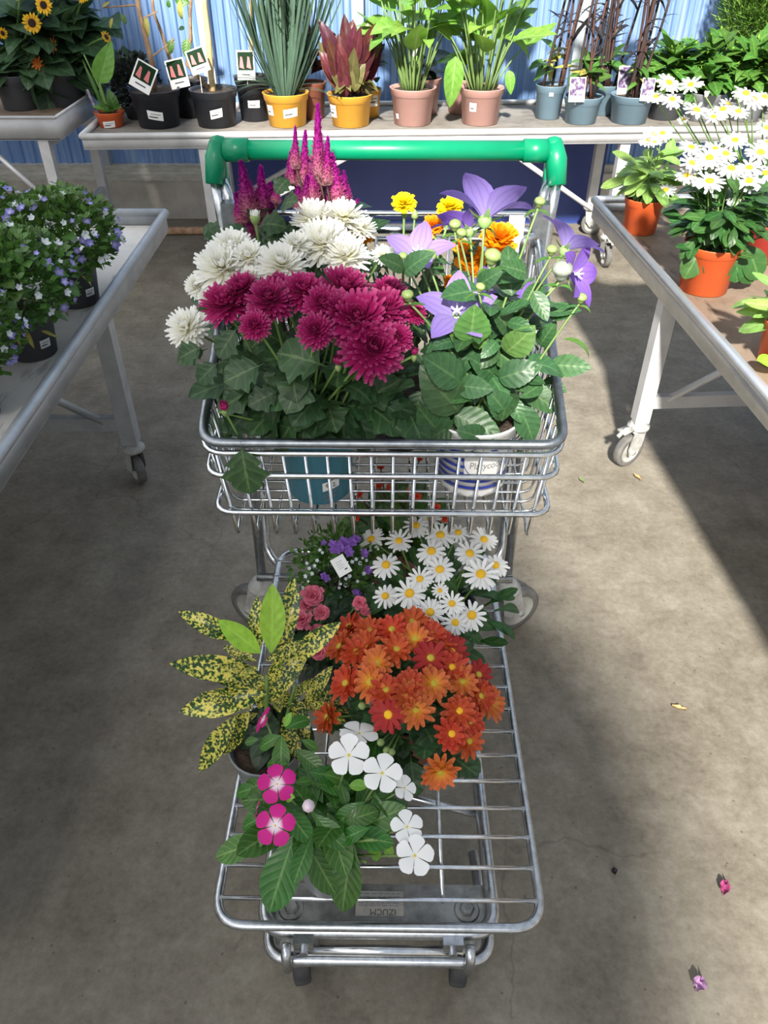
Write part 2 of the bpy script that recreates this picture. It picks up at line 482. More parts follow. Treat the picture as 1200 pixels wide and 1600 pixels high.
# ================================================================== BENCHES
def tray_mat(name, a, c, d):
    m, nt, out = _new(name)
    n = _noise(nt, 5, 8, rough=.7); n2 = _noise(nt, 22, 6, stretch=(.4, 1.5, 1))
    k = _ramp(nt, n, [(.35, a), (.6, c)])
    k = _mix(nt, _ramp(nt, n2, [(.56, (0, 0, 0)), (.68, (.8, .8, .8))]), k, d)
    _finish(nt, out, k, .7, 0, 0, .3); MATS[name] = m
tray_mat('tray_brown', (.17, .12, .082), (.25, .19, .14), (.05, .037, .03))
tray_mat('tray_grey', (.16, .145, .125), (.26, .24, .215), (.08, .07, .06))
tray_mat('tray_white', (.60, .58, .54), (.68, .66, .63), (.36, .34, .31))
def caster(root, p, ang, r=.055, brake=True, fork='caster_grey', tyre='caster_tyre', name='caster', off=.022):
    h = MB(); x, y, z = p                       # p: point on floor under swivel
    top = 2 * r + .042
    h.lathe([(0, top), (.024, top), (.026, top - .010), (.034, top - .014), (.034, top - .022), (.02, top - .028), (0, top - .028)], 14)
    for s in (-1, 1):
        rows = [[V((s * .019, -.02, top - .025)), V((s * .019, .03, top - .025))],
                [V((s * .021, -.012, r + .015)), V((s * .021, .045, r + .015))],
                [V((s * .021, off - .012, r - .012)), V((s * .021, off + .014, r - .012))]]
        h.grid(rows); h.grid([[q + V((s * -.003, 0, 0)) for q in reversed(rw)] for rw in rows])
    h.box((-.019, -.02, top - .03), (.019, .03, top - .024))
    h.tube([(-.026, off, r), (.026, off, r)], .007, 10)
    m = Matrix.Translation(V(p)) @ Matrix.Rotation(ang, 4, 'Z')
    c = link(name, h.mesh(name, fork), root, m)
    w = MB()
    prof = [(r * .55, -.013), (r * .86, -.014), (r * .97, -.012), (r, -.006), (r, .006), (r * .97, .012), (r * .86, .014), (r * .55, .013), (r * .5, .006), (r * .2, .006), (.0, .008)]
    w.lathe([(r * .70, -.012)] + prof[1:7] + [(r * .70, .012)], 28, (0, off, r), (1, 0, 0))
    w.lathe([(0, -.010), (r * .22, -.010), (r * .26, -.004), (r * .60, -.004), (r * .70, -.012)], 28, (0, off, r), (1, 0, 0), 1)
    w.lathe([(r * .70, .012), (r * .60, .004), (r * .26, .004), (r * .22, .010), (0, .010)], 28, (0, off, r), (1, 0, 0), 1)
    link('wheel', w.mesh('wheel', [tyre, 'caster_hub' if tyre == 'caster_tyre' else 'rubber_dark']), c)
    if brake:
        k = MB(); k.tube([(0, .02, top - .02), (0, .055, top - .012), (0, .085, top - .028)], .007, 6); k.box((-.016, .035, top - .02), (.016, .075, top - .012))
        link('brake_lever', k.mesh('brake_lever', fork), c)
    return c
def bench(label, origin, rot, L, W, H, legs, tray, fascia=.055, roll=.013, edge_mat='alu', leg_mat='alu', brake_ang=.6, bars=True, wall_h=.05, braces=(), bench_cat='bench'):
    root = thing('rolling_bench', label, bench_cat, (*origin, 0), rot)
    t = MB(); t.box((.01, .01, H - wall_h - .012), (L - .01, W - .01, H - wall_h)); link('tray', t.mesh('tray', tray, False), root)
    for a, c_, nrm in (((0, 0), (L, 0), (0, 1)), ((L, 0), (L, W), (-1, 0)), ((L, W), (0, W), (0, -1)), ((0, W), (0, 0), (1, 0))):
        e = MB()
        a3 = V((*a, H)); c3 = V((*c_, H)); n3 = V((*nrm, 0)); d = (c3 - a3).normalized()
        e.tube([a3 + V((0, 0, -roll)) - d * .0, c3 + V((0, 0, -roll))], roll, 12)
        zc = H - roll - fascia / 2
        e.beam(a3 + n3 * .004 + V((0, 0, zc - H)), c3 + n3 * .004 + V((0, 0, zc - H)), .010, fascia)
        e.beam(a3 + n3 * .014 + V((0, 0, -roll - fascia)), c3 + n3 * .014 + V((0, 0, -roll - fascia)), .03, .006)
        link('edge_rail', e.mesh('edge_rail', edge_mat), root)
    leg_top = H - fascia - roll
    for i, (lx, ly) in enumerate(legs):
        g = MB(); g.box((lx - .022, ly - .022, .155), (lx + .022, ly + .022, leg_top))
        g.tube([(lx - .024, ly, .20), (lx + .024, ly, .20)], .006, 8)
        link('leg', g.mesh('leg', leg_mat, False), root)
        caster(root, (lx, ly, 0), brake_ang + i * 1.3)
    if bars:
        xs = sorted(set(round(l[0], 3) for l in legs))
        for x in xs:
            ys = [l[1] for l in legs if abs(l[0] - x) < .01]
            if len(ys) > 1:
                g = MB(); g.box((x - .012, min(ys) + .022, .20), (x + .012, max(ys) - .022, .24)); link('cross_bar', g.mesh('cross_bar', leg_mat, False), root)
                g = MB(); g.box((x - .012, min(ys) + .0, leg_top - .045), (x + .012, max(ys), leg_top - .005)); link('cross_bar', g.mesh('cross_bar', leg_mat, False), root)
    for a, c_ in braces:
        g = MB(); g.tube([a, c_], .011, 10); link('brace', g.mesh('brace', leg_mat), root)
    return root
TH = .62
# left bench: local x -> -Y, local y -> +X
A = Pz(257, 326, TH); Bn = Pz(0, 692, TH)
dirL = (Bn - A); dirL.z = 0; dirL.normalize()
rotL = math.atan2(dirL.y, dirL.x)
WL = 1.15
yl = V((-dirL.y, dirL.x, 0))
oL = A - yl * WL
def loc2(o, rot, p):                       # world to bench local
    q = V((p.x - o.x, p.y - o.y)); c, s = math.cos(-rot), math.sin(-rot)
    return (q.x * c - q.y * s, q.x * s + q.y * c)
lg = loc2(oL, rotL, Pz(220, 757, 0))
lxL = lg[0]
bench('grey metal rolling bench carrying the blue bellflowers', (oL.x, oL.y), rotL, 2.6, WL, TH,
      [(lxL, WL - .035), (lxL, .04), (2.25, WL - .035), (2.25, .04)], 'tray_white', brake_ang=2.2,
      braces=[((lxL, WL - .09, .215), (lxL + .05, WL - .55, TH - .07)), ((2.25, WL - .09, .215), (2.2, WL - .55, TH - .07))], edge_mat='steel_grey', leg_mat='steel_grey')
# right bench: local x -> +Y, local y -> -X
A = Pz(930, 306, TH); Bn = Pz(1200, 606, TH)
dirR = (A - Bn); dirR.z = 0; dirR.normalize()
rotR = math.atan2(dirR.y, dirR.x)
WR = 1.15
yr = V((-dirR.y, dirR.x, 0))
LR = 2.5
oR = A - dirR * LR - yr * WR
lg = loc2(oR, rotR, Pz(974, 722, 0))
bench('pale aluminium rolling bench holding potted white daisies', (oR.x, oR.y), rotR, LR, WR, TH,
      [(lg[0], WR - .035), (lg[0], .04), (.3, WR - .035), (.3, .04)], 'tray_brown', leg_mat='alu_white', brake_ang=.5,
      braces=[((lg[0], WR - .09, .215), (lg[0] - .05, WR - .55, TH - .07)), ((.3, WR - .09, .215), (.35, WR - .55, TH - .07))])
# back bench
A = Pz(126, 208, TH); Bn = Pz(1200, 196, TH)
dB = (Bn - A); dB.z = 0; dB.normalize()
rotB = math.atan2(dB.y, dB.x)
oB = A.copy()
yb = V((-dB.y, dB.x, 0))
WB = .60
def onB(px, py): return loc2(oB, rotB, Pz(px, py, 0))
lf = loc2(oB, rotB, Py(318, 240, A.y + .02))
lr_ = loc2(oB, rotB, Pz(962, 420, 0))
BACK_TRAY = TH - .022
bench('long pale aluminium bench along the blue wall full of potted plants', (oB.x, oB.y), rotB, 3.26, WB, TH,
      [(lf[0], .03), (lf[0] + .02, WB - .13), (lr_[0] - .05, .03), (lr_[0] - .02, WB - .13), (3.02, .03), (3.02, WB - .13)], 'tray_grey', fascia=.05, wall_h=.022,
      edge_mat='alu_white', leg_mat='alu_white', bars=True,
      braces=[((lf[0] + .02, .06, .20), (lf[0] + .75, .10, TH - .07)), ((lr_[0] - .05, .06, .20), (lr_[0] - .62, .10, TH - .07)),
              ((lf[0] + .02, WB - .17, .20), (lf[0] + .7, WB - .2, TH - .07))])
# far left bench for the sunflowers, a little taller
FH = .69
FA = Pz(108, 181, FH)
oF = V((FA.x - 1.66, FA.y, 0))
WF = .66
bench('taller white bench with a deep front board under the sunflowers', (oF.x, oF.y), 0, 1.6, WF, FH,
      [(1.52, .03), (1.52, WF - .04), (1.22, .03), (.1, .03), (.1, WF - .04)], 'tray_brown', fascia=.085, roll=.006, edge_mat='alu_white', leg_mat='alu_white',
      braces=[((1.50, .04, .30), (1.24, .04, FH - .1))])

# ================================================================== SHOPPING CART
CY = .465
cart = thing('shopping_cart', 'galvanised wire garden shopping cart with a green handle, filled with flowering plants', 'shopping cart', (-.008, CY, 0), -.011)
def c3(x, y, z): return V((x, y - CY, z))
def wire(name, pts, r, mat='chrome', n=8, closed=False, parent=cart, label=None):
    b = MB(); b.tube(pts, r, n, closed); return link(name, b.mesh(name, mat), parent, None, label)
# handle
HZ, HY = 1.05, 1.46
hx = .298
hb = wire('handle_bar', [c3(-hx + .03, HY, HZ), c3(hx - .03, HY, HZ)], .0165, 'green_plastic', 20, label='green plastic handle bar')
for s in (-1, 1):
    b = MB()
    b.tube([c3(s * (hx - .055), HY, HZ), c3(s * (hx - .012), HY, HZ)], .0195, 20)
    b.tube([c3(s * (hx - .002), HY + .002, HZ + .012), c3(s * (hx + .004), HY - .006, HZ - .012), c3(s * (hx + .008), HY - .022, HZ - .052)], [.0155, .019, .0165], 14)
    b.lathe([(0, .012), (.012, .008), (.0155, 0)], 14, c3(s * (hx - .002), HY + .002, HZ + .012), (0, 0, 1))
    b.box(c3(s * hx - .012 if s > 0 else s * hx - .006, HY - .008, HZ - .085), c3(s * hx + .006 if s > 0 else s * hx + .012, HY + .02, HZ - .02))
    link('handle_bracket', b.mesh('handle_bracket', 'green_plastic'), cart)
    # uprights
    wire('upright', fillet([c3(s * (hx + .006), HY - .02, HZ - .05), c3(s * (hx - .002), HY - .035, .90), c3(s * .288, 1.35, .55), c3(s * .283, 1.285, .14)], .08), .0105, 'galv', 12)
    wire('upright_brace', fillet([c3(s * (hx - .006), HY - .012, HZ - .05), c3(s * (hx - .018), HY - .04, .985), c3(s * (hx - .022), HY - .045, .88), c3(s * .262, 1.345, .55), c3(s * .258, 1.262, .28), c3(s * .232, 1.235, .26)], .05), .0085, 'galv', 10)
    b = MB(); b.box(c3(s * .276 - .013, 1.385, .78), c3(s * .276 + .013, 1.41, .98)); link('upright_plate', b.mesh('upright_plate', 'galv_dark', False), cart)
# basket
FZ0 = .597
def rimz(y): return .758 + (y - .965) / (1.42 - .965) * (.925 - .758)
RW = .274
rim = fillet([c3(-RW, .965, .758), c3(RW, .965, .758), c3(RW + .002, 1.42, .925), c3(-RW - .002, 1.42, .925)], .035, True)
wire('basket_rim', rim, .0078, 'galv_dark', 12, True)
wire('basket_rim_wire', [p + V((0, -.003, -.0165)) for p in rim], .005, 'chrome', 8, True)
for z, y0, w, k in ((.707, .952, .270, .55), (.646, .938, .262, .12)):
    zb = z + k * .13
    wire('basket_loop', fillet([c3(-w, y0, z), c3(w, y0, z), c3(w, 1.415, zb), c3(-w, 1.415, zb)], .03, True), .0048, 'chrome', 8, True)
NW = 16
for i in range(NW):
    t = -1 + 2 * i / (NW - 1)
    xt, xb = t * .252, t * .232
    wire('basket_wire', fillet([c3(xt, .962, .744), c3(xb, .942, FZ0), c3(xb, .962, FZ0 + .012), c3(xb, 1.395, FZ0 + .012), c3(xt, 1.412, .915)], .008, n=3), .0028, 'chrome', 6)
NS = 17
for i in range(NS):
    y = .985 + i * (1.40 - .985) / (NS - 1)
    zt = rimz(y) - .012
    wire('basket_wire', fillet([c3(-.268, y, zt), c3(-.250, y, FZ0 + .0175), c3(.250, y, FZ0 + .0175), c3(.268, y, zt)], .02, n=3), .0026, 'chrome', 6)
for z in (.70, .76, .82):
    wire('basket_wire', [c3(-.262, 1.412, z + .045), c3(.262, 1.412, z + .045)], .0026, 'chrome', 6)
wire('rear_bar', fillet([c3(-.268, 1.425, .90), c3(-.268, 1.425, .952), c3(.268, 1.425, .952), c3(.268, 1.425, .90)], .02), .0048, 'chrome', 10)
b = MB(); b.box(c3(.222, 1.402, .80), c3(.250, 1.407, .955)); link('end_flap', b.mesh('end_flap', 'card_white', False), cart, None, 'white plastic flap at the rear of the basket')
wire('flap_tube', fillet([c3(.268, 1.40, .90), c3(.262, 1.36, .935), c3(.243, 1.35, .93), c3(.246, 1.365, .70)], .02), .007, 'galv', 10)
# shelf
SZ = .30
sw = .226
wire('shelf_frame', fillet([c3(-sw, CY, SZ), c3(sw, CY, SZ), c3(sw - .004, 1.235, SZ), c3(-sw + .004, 1.235, SZ)], .045, True, 8), .0068, 'galv', 12, True)
k = 0; y = .500
while y < 1.22:
    wire('shelf_wire', [c3(-sw + .002, y, SZ + .0045), c3(sw - .002, y, SZ + .0045)], .0033, 'chrome', 8); y += .0465
for x in (-.09, .09):
    wire('shelf_support', [c3(x, .50, SZ - .002), c3(x, 1.23, SZ - .002)], .0035, 'galv', 8)
# chassis
wire('chassis_frame', fillet([c3(-.155, 1.24, .255), c3(-.165, .478, .255), c3(.165, .478, .255), c3(.155, 1.24, .255)], .035, False, 7), .0105, 'galv', 12)
wire('bumper', fillet([c3(-.15, .62, .205), c3(-.163, .457, .212), c3(.163, .457, .212), c3(.15, .62, .205)], .04, False, 7), .0095, 'galv', 12)
wire('bumper_bar', [c3(-.12, .462, .232), c3(.12, .462, .232)], .0075, 'chrome', 10)
wire('rear_axle_bar', [c3(-.29, 1.27, .19), c3(.29, 1.27, .19)], .010, 'galv', 10)
wire('diagonal_strut', [c3(.155, .66, .25), c3(-.06, .72, .25)], .006, 'galv', 8)
wire('diagonal_strut', [c3(-.155, .66, .25), c3(.06, .72, .25)], .006, 'galv', 8)
b = MB(); b.box(c3(-.158, .478, .243), c3(.158, .545, .247)); b.box(c3(-.158, .545, .225), c3(.158, .549, .247))
plate = link('caster_plate', b.mesh('caster_plate', 'galv_plate', False), cart)
for s in (-1, 1):
    b = MB(); b.lathe([(0, .010), (.009, .010), (.011, .007), (.011, 0)], 6, c3(s * .128, .512, .247), (0, 0, 1)); b.lathe([(.017, .0025), (.019, 0)], 16, c3(s * .128, .512, .247), (0, 0, 1)); b.lathe([(0, .0025), (.017, .0025)], 16, c3(s * .128, .512, .247), (0, 0, 1))
    link('bolt', b.mesh('bolt', 'galv_plate', False), plate)
    b = MB(); b.box(c3(s * .105 - .014, .458, .228), c3(s * .105 + .014, .474, .262)); b.tube([c3(s * .105, .452, .240), c3(s * .105, .46, .240)], .006, 10); link('bracket', b.mesh('bracket', 'galv', False), cart)
    b = MB(); b.tube([c3(s * .128, .458, .262), c3(s * .128, .444, .252), c3(s * .128, .443, .214)], .007, 10); link('bracket_hook', b.mesh('bracket_hook', 'galv'), cart)
b = MB(); b.box(c3(-.034, .502, .2472), c3(.036, .538, .2478)); lab = link('rating_label', b.mesh('rating_label', M('old_paper', (.42, .40, .36), .7, col2=(.33, .31, .28), nscale=40), False), plate, None, 'worn paper maker label')
def flipw(z): return lambda co: c3(.0, .520, z) + V((-co.x, -co.y, 0))
link('lettering', text_mesh('IZUCM', .0125, 'card_ink', lambda co: c3(.006, .508, .2482) + V((-co.x, -co.y, 0))), lab)
for j in range(5):
    b = MB()
    xx = -.030
    while xx < .03:
        w_ = rnd.uniform(.004, .011); b.box(c3(xx, .516 + j * .0043, .2478), c3(min(.033, xx + w_), .5177 + j * .0043, .2482)); xx += w_ + .0025
    link('small_print', b.mesh('small_print', 'ink_grey', False), lab)
for s in (-1, 1):
    caster(cart, c3(s * .128, .512, 0), .25 if s < 0 else -.1, .052, False, 'galv_plate', 'rubber_dark')
    b = MB(); b.tube([c3(s * .128, .512, .146), c3(s * .128, .512, .244)], .012, 10); link('caster_stem', b.mesh('caster_stem', 'galv_plate'), cart)
    caster(cart, c3(s * .283, 1.285, 0), -1.05 * s, .062, False, 'caster_grey', 'caster_tyre', off=.038)
    b = MB(); b.lathe([(0, .165), (.016, .165), (.024, .155), (.026, .142), (.0, .142)], 14, c3(s * .283, 1.285, 0)); link('caster_cap', b.mesh('caster_cap', 'rubber_dark'), cart)

# ================================================================== PLANT LIBRARY
# --- leaf materials
leaf_mat('lf_mum', (.032, .085, .030), (.12, .20, .08), n=5)
leaf_mat('lf_platy', (.036, .105, .036), (.10, .19, .07), n=6, rough=.4)
leaf_mat('lf_platy_young', (.085, .20, .05), (.17, .29, .09), n=6, rough=.4)
leaf_mat('lf_vinca', (.040, .140, .020), (.18, .32, .09), n=8, rough=.3, veins=.4)
leaf_mat('lf_vinca_young', (.19, .38, .045), (.35, .5, .15), n=8, rough=.35)
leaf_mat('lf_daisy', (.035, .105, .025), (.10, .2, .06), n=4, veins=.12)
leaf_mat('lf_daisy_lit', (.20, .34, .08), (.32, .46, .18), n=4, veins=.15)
leaf_mat('lf_lime', (.24, .46, .04), (.34, .55, .10), n=6, veins=.25)
leaf_mat('lf_dark', (.016, .045, .016), (.05, .10, .04), n=5)
leaf_mat('lf_sunflower', (.045, .10, .045), (.12, .2, .09), n=5)
leaf_mat('lf_calla', (.16, .33, .05), (.28, .46, .14), n=6, veins=.2)
leaf_mat('lf_cordy', (.10, .022, .026), (.18, .06, .05), n=4, veins=.15, hue=.04, var=.35)
leaf_mat('lf_cordy_green', (.13, .13, .045), (.26, .2, .08), n=4, veins=.15)
leaf_mat('lf_grass', (.085, .15, .105), (.14, .22, .15), n=1, veins=0)
leaf_mat('lf_hydra', (.06, .16, .025), (.16, .30, .07), n=6, veins=.3)
leaf_mat('lf_yellowing', (.40, .36, .08), (.5, .46, .2), n=5)
leaf_mat('lf_black', (.018, .016, .017), (.05, .04, .035), n=2, veins=.1)
leaf_mat('lf_begonia', (.05, .12, .02), (.16, .2, .07), n=5)
leaf_mat('lf_campanula', (.075, .17, .035), (.14, .26, .07), n=3, veins=.1)
def aucuba_mat():
    m, nt, out = _new('lf_aucuba')
    oi = nt.nodes.new('ShaderNodeObjectInfo'); tc = nt.nodes.new('ShaderNodeTexCoord')
    ad = nt.nodes.new('ShaderNodeVectorMath'); ad.operation = 'ADD'
    cb = nt.nodes.new('ShaderNodeCombineXYZ')
    r = _math(nt, 'MULTIPLY', oi.outputs['Random'], 40.0)
    nt.links.new(r, cb.inputs[0]); nt.links.new(r, cb.inputs[1])
    nt.links.new(tc.outputs['Object'], ad.inputs[0]); nt.links.new(cb.outputs[0], ad.inputs[1])
    n1 = nt.nodes.new('ShaderNodeTexNoise'); n1.inputs['Scale'].default_value = 24; n1.inputs['Detail'].default_value = 3
    n2 = nt.nodes.new('ShaderNodeTexNoise'); n2.inputs['Scale'].default_value = 5; n2.inputs['Detail'].default_value = 2
    for n in (n1, n2): nt.links.new(ad.outputs[0], n.inputs['Vector'])
    f = _math(nt, 'ADD', n1.outputs[0], _math(nt, 'MULTIPLY', _math(nt, 'SUBTRACT', n2.outputs[0], .5), .35))
    c = _ramp(nt, f, [(.47, (.014, .055, .012)), (.51, (.28, .33, .05)), (.58, (.72, .62, .12))])
    c = _rand_val(nt, c, .12)
    _finish(nt, out, c, .3, 0, .15, .5); MATS['lf_aucuba'] = m
aucuba_mat()
# --- petal materials
petal_mat('pt_white_mum', [(0, (.86, .80, .42)), (.4, (.93, .92, .80)), (1, (.95, .95, .93))], .25, .02)
petal_mat('pt_magenta', [(0, (.46, .10, .24)), (.35, (.36, .015, .11)), (.8, (.40, .012, .13)), (1, (.52, .08, .24))], .2, .12)
petal_mat('pt_daisy', [(0, (.74, .74, .64)), (.3, (.82, .82, .80)), (1, (.86, .86, .86))], .2, .03)
petal_mat('pt_orange', [(0, (.60, .24, .02)), (.22, (.52, .085, .018)), (.7, (.47, .050, .016)), (1, (.54, .10, .035))], .2, .14, hue=.008)
petal_mat('pt_orange_light', [(0, (.74, .44, .03)), (.3, (.68, .26, .03)), (.7, (.60, .14, .035)), (1, (.62, .16, .05))], .2, .1)
petal_mat('pt_orange_red', [(0, (.45, .10, .01)), (.25, (.36, .024, .018)), (1, (.33, .018, .02))], .2, .1)
petal_mat('pt_platy', [(0, (.44, .36, .72)), (.5, (.36, .26, .68)), (1, (.29, .19, .62))], .35, .10, streak=.22)
petal_mat('pt_platy_deep', [(0, (.30, .18, .60)), (1, (.19, .08, .46))], .35, .1, streak=.2)
petal_mat('pt_vinca_white', [(0, (.75, .78, .35)), (.12, (.90, .90, .88)), (1, (.92, .92, .92))], .2, .02)
petal_mat('pt_vinca_pink', [(0, (.9, .85, .85)), (.22, (.86, .62, .75)), (.38, (.62, .02, .26)), (1, (.54, .008, .22))], .2, .05)
petal_mat('pt_celosia', [(0, (.58, .34, .33)), (.25, (.50, .13, .24)), (.5, (.38, .015, .22)), (1, (.30, .0, .24))], .2, .15)
petal_mat('pt_marigold', [(0, (.62, .20, .0)), (1, (.86, .30, .005))], .2, .08)
petal_mat('pt_marigold_yellow', [(0, (.72, .50, .0)), (1, (.90, .70, .01))], .2, .05)
petal_mat('pt_pink', [(0, (.62, .10, .18)), (1, (.78, .20, .28))], .2, .1)
petal_mat('pt_bell', [(0, (.62, .64, .80)), (.4, (.30, .28, .66)), (1, (.22, .19, .60))], .25, .3)
petal_mat('pt_bell_pale', [(0, (.8, .84, .8)), (1, (.62, .68, .82))], .25, .1)
petal_mat('pt_violet', [(0, (.36, .18, .60)), (1, (.27, .12, .52))], .25, .1)
petal_mat('pt_sunflower', [(0, (.72, .34, .01)), (1, (.88, .55, .02))], .25, .1)
petal_mat('pt_rust', [(0, (.5, .12, .02)), (1, (.55, .17, .03))], .25, .1)
petal_mat('pt_begonia', [(0, (.7, .10, .04)), (1, (.75, .07, .04))], .25, .1)
M('disc_yellow', (.86, .52, .02), .8, col2=(.74, .38, .01), nscale=14, lo=.3, hi=.7, bump=(60, .3, .002))
M('disc_green', (.40, .36, .04), .8, col2=(.6, .42, .03), nscale=14, bump=(60, .3, .002))
M('disc_dark', (.035, .015, .01), .9, col2=(.09, .04, .015), nscale=30, bump=(60, 1, .03))
M('bud_green', (.20, .29, .085), .5, col2=(.27, .35, .13), nscale=6, var=.1)
M('bud_white', (.46, .50, .44), .5, transl=.4, col2=(.32, .36, .30), nscale=3)
M('bud_magenta', (.28, .015, .10), .5, col2=(.16, .01, .07), nscale=8)
M('calyx', (.22, .36, .12), .5, var=.15)
M('stamen', (.86, .86, .84), .5)

def leaf_mesh(name, hw, mat, n=10, droop=.25, fold=.18, wave=0, twist=0, m=2, petiole=.0):
    b = MB(); rows = []; uvs = []
    for i in range(n + 1):
        t = i / n
        yy = t; ang = droop * t * 1.6
        y = math.sin(ang) / (droop * 1.6) if droop else t
        z = -(1 - math.cos(ang)) / (droop * 1.6) if droop else 0
        w = hw(t)
        row = []; uv = []
        for j in range(-m, m + 1):
            f = j / m
            x = w * f
            zz = z + abs(f) * w * fold * (1.2 - t * .4) + wave * math.sin(t * 11 + j * 1.7) * abs(f)
            a = twist * t
            row.append(V((x * math.cos(a), y, zz + x * math.sin(a)))); uv.append((.5 + f * .5, t))
        rows.append(row); uvs.append(uv)
    b.grid(rows, uvs)
    return b.mesh(name, mat)
def hw_oval(wd, peak=.45, p=.8):
    def f(t):
        if t <= 0: return .012
        if t >= 1: return .004
        k = math.log(.5) / math.log(peak)
        return max(.008, wd * math.sin(PI * t ** k) ** p)
    return f
def hw_serr(wd, peak=.42, teeth=9, amp=.12):
    g = hw_oval(wd, peak, .75)
    return lambda t: g(t) * (1 - amp * ((t * teeth) % 1.0)) if t < .97 else .006
def hw_lobed(wd):
    pts = [(0, .02), (.16, .03), (.22, .34), (.32, .52), (.38, .78), (.42, .62), (.46, .46), (.54, .80), (.62, 1.0), (.67, .80), (.71, .60), (.80, .62), (.88, .48), (.95, .25), (1, .03)]
    def f(t):
        for (a, x), (c, y) in zip(pts[:-1], pts[1:]):
            if a <= t <= c: return wd * (x + (y - x) * (t - a) / (c - a))
        return .01
    return f
def hw_spat(wd): return lambda t: wd * (.22 + .78 * max(0, math.sin(PI * max(0, (t - .25) / .78)) ** .8 if t > .25 else 0)) if 0 < t < .99 else wd * .15
def leaves(name, hw, mat, n=10, fold=.18, wave=0, droops=(.15, .5, .85), m=2, tw=0): return [leaf_mesh(name, hw, mat, n, d, fold, wave, tw * (i - 1), m) for i, d in enumerate(droops)]
L = {}
L['mum'] = leaves('mum_leaf', hw_lobed(.42), 'lf_mum', 18, .2, .012, (.2, .5, .8))
L['platy'] = leaves('platycodon_leaf', hw_serr(.30), 'lf_platy', 18, .2)
L['platy_young'] = leaves('platycodon_young_leaf', hw_serr(.33), 'lf_platy_young', 18, .25)
L['vinca'] = leaves('vinca_leaf', hw_oval(.24, .58, .7), 'lf_vinca', 12, .16, .006)
L['vinca_young'] = leaves('vinca_young_leaf', hw_oval(.26, .5, .7), 'lf_vinca_young', 10, .3)
L['aucuba'] = leaves('aucuba_leaf', hw_oval(.17, .5, .8), 'lf_aucuba', 12, .42, .010, (.1, .35, .7))
L['aucuba_lime'] = leaves('aucuba_young_leaf', hw_oval(.17, .5, .8), 'lf_lime', 12, .2, .004, (.05, .2, .4))
L['daisy'] = leaves('daisy_leaf', hw_spat(.13), 'lf_daisy', 9, .15, .004)
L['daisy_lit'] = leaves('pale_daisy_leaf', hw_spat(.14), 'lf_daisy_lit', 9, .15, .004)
L['dark'] = leaves('dark_leaf', hw_oval(.28), 'lf_dark', 7)
L['sun'] = leaves('sunflower_leaf', hw_serr(.40, .35, 8, .1), 'lf_sunflower', 12, .15, .01)
L['calla'] = leaves('calla_leaf', hw_oval(.26, .35, .8), 'lf_calla', 10, .25, .01)
L['cordy'] = leaves('red_leaf', hw_oval(.15, .45, .8), 'lf_cordy', 9, .5)
L['cordy_green'] = leaves('olive_leaf', hw_oval(.16, .45, .8), 'lf_cordy_green', 9, .5)
L['grass'] = leaves('grass_blade', lambda t: .014 * (1 - t ** 3 * .9), 'lf_grass', 8, .3, 0, (.15, .4, .8), 1)
L['hydra'] = leaves('broad_leaf', hw_serr(.27), 'lf_hydra', 12, .2)
L['black'] = leaves('blackish_leaf', hw_oval(.075, .4, .8), 'lf_black', 8, .4, 0, (.3, .8, 1.3), 1)
L['thin'] = leaves('narrow_leaf', hw_oval(.11, .4, .8), 'lf_hydra', 8, .3, 0, (.3, .8, 1.2), 1)
L['yellowing'] = leaves('yellowing_leaf', hw_oval(.13, .4, .8), 'lf_yellowing', 8, .3)
L['begonia'] = leaves('begonia_leaf', hw_serr(.30, .4, 8, .1), 'lf_begonia', 10)
L['campanula'] = leaves('bellflower_leaf', hw_oval(.38, .4, .7), 'lf_campanula', 5, .2, 0, (.2, .5, .8), 1)
L['mari'] = leaves('marigold_leaf', hw_serr(.20, .45, 6, .5), 'lf_mum', 14, .2)

def petal_rows(Ln, W, r0, elev, bend, n=4, cup=.15, tip=.5, hwf=None, az=0, tw=0):
    """one petal leaving the axis at radius r0, starting elevation elev, bending by bend along its length"""
    rows = []; uvs = []
    p = V((r0, 0, 0)); a = elev
    for i in range(n + 1):
        t = i / n
        w = W * (hwf(t) if hwf else (.35 + .65 * math.sin(PI * min(1, t * .62 + .12)) if t < 1 else tip))
        nx, nz = -math.sin(a), math.cos(a)
        row = []; uv = []
        for j in (-1, 0, 1):
            off = cup * w * (abs(j))
            row.append(V((p.x + nx * off, j * w, p.z + nz * off))); uv.append((.5 + j * .5, t))
        rows.append(row); uvs.append(uv)
        p = p + V((math.cos(a), 0, math.sin(a))) * (Ln / n); a += bend / n
    ca, sa = math.cos(az), math.sin(az)
    rows = [[V((q.x * ca - q.y * sa, q.x * sa + q.y * ca, q.z)) for q in row] for row in rows]
    return rows, uvs
def flower_mesh(name, rings, mat, seed=1, jit=.08, n=4, cup=.15, tip=.5, hwf=None):
    """rings: (count, length, halfwidth, r0, elevation deg, bend deg, z0)"""
    r = random.Random(seed); b = MB()
    for k, (cnt, Ln, W, r0, el, bd, z0) in enumerate(rings):
        ph = r.random() * 6.28
        for i in range(cnt):
            az = ph + 2 * PI * i / cnt + r.uniform(-1, 1) * jit * 6 / cnt
            l2 = Ln * r.uniform(1 - jit * 1.5, 1 + jit)
            rows, uvs = petal_rows(l2, W * r.uniform(.88, 1.1), r0, math.radians(el + r.uniform(-1, 1) * jit * 90), math.radians(bd + r.uniform(-1, 1) * jit * 120), n, cup, tip, hwf, az)
            rows = [[q + V((0, 0, z0)) for q in row] for row in rows]
            b.grid(rows, uvs)
    return b.mesh(name, mat)
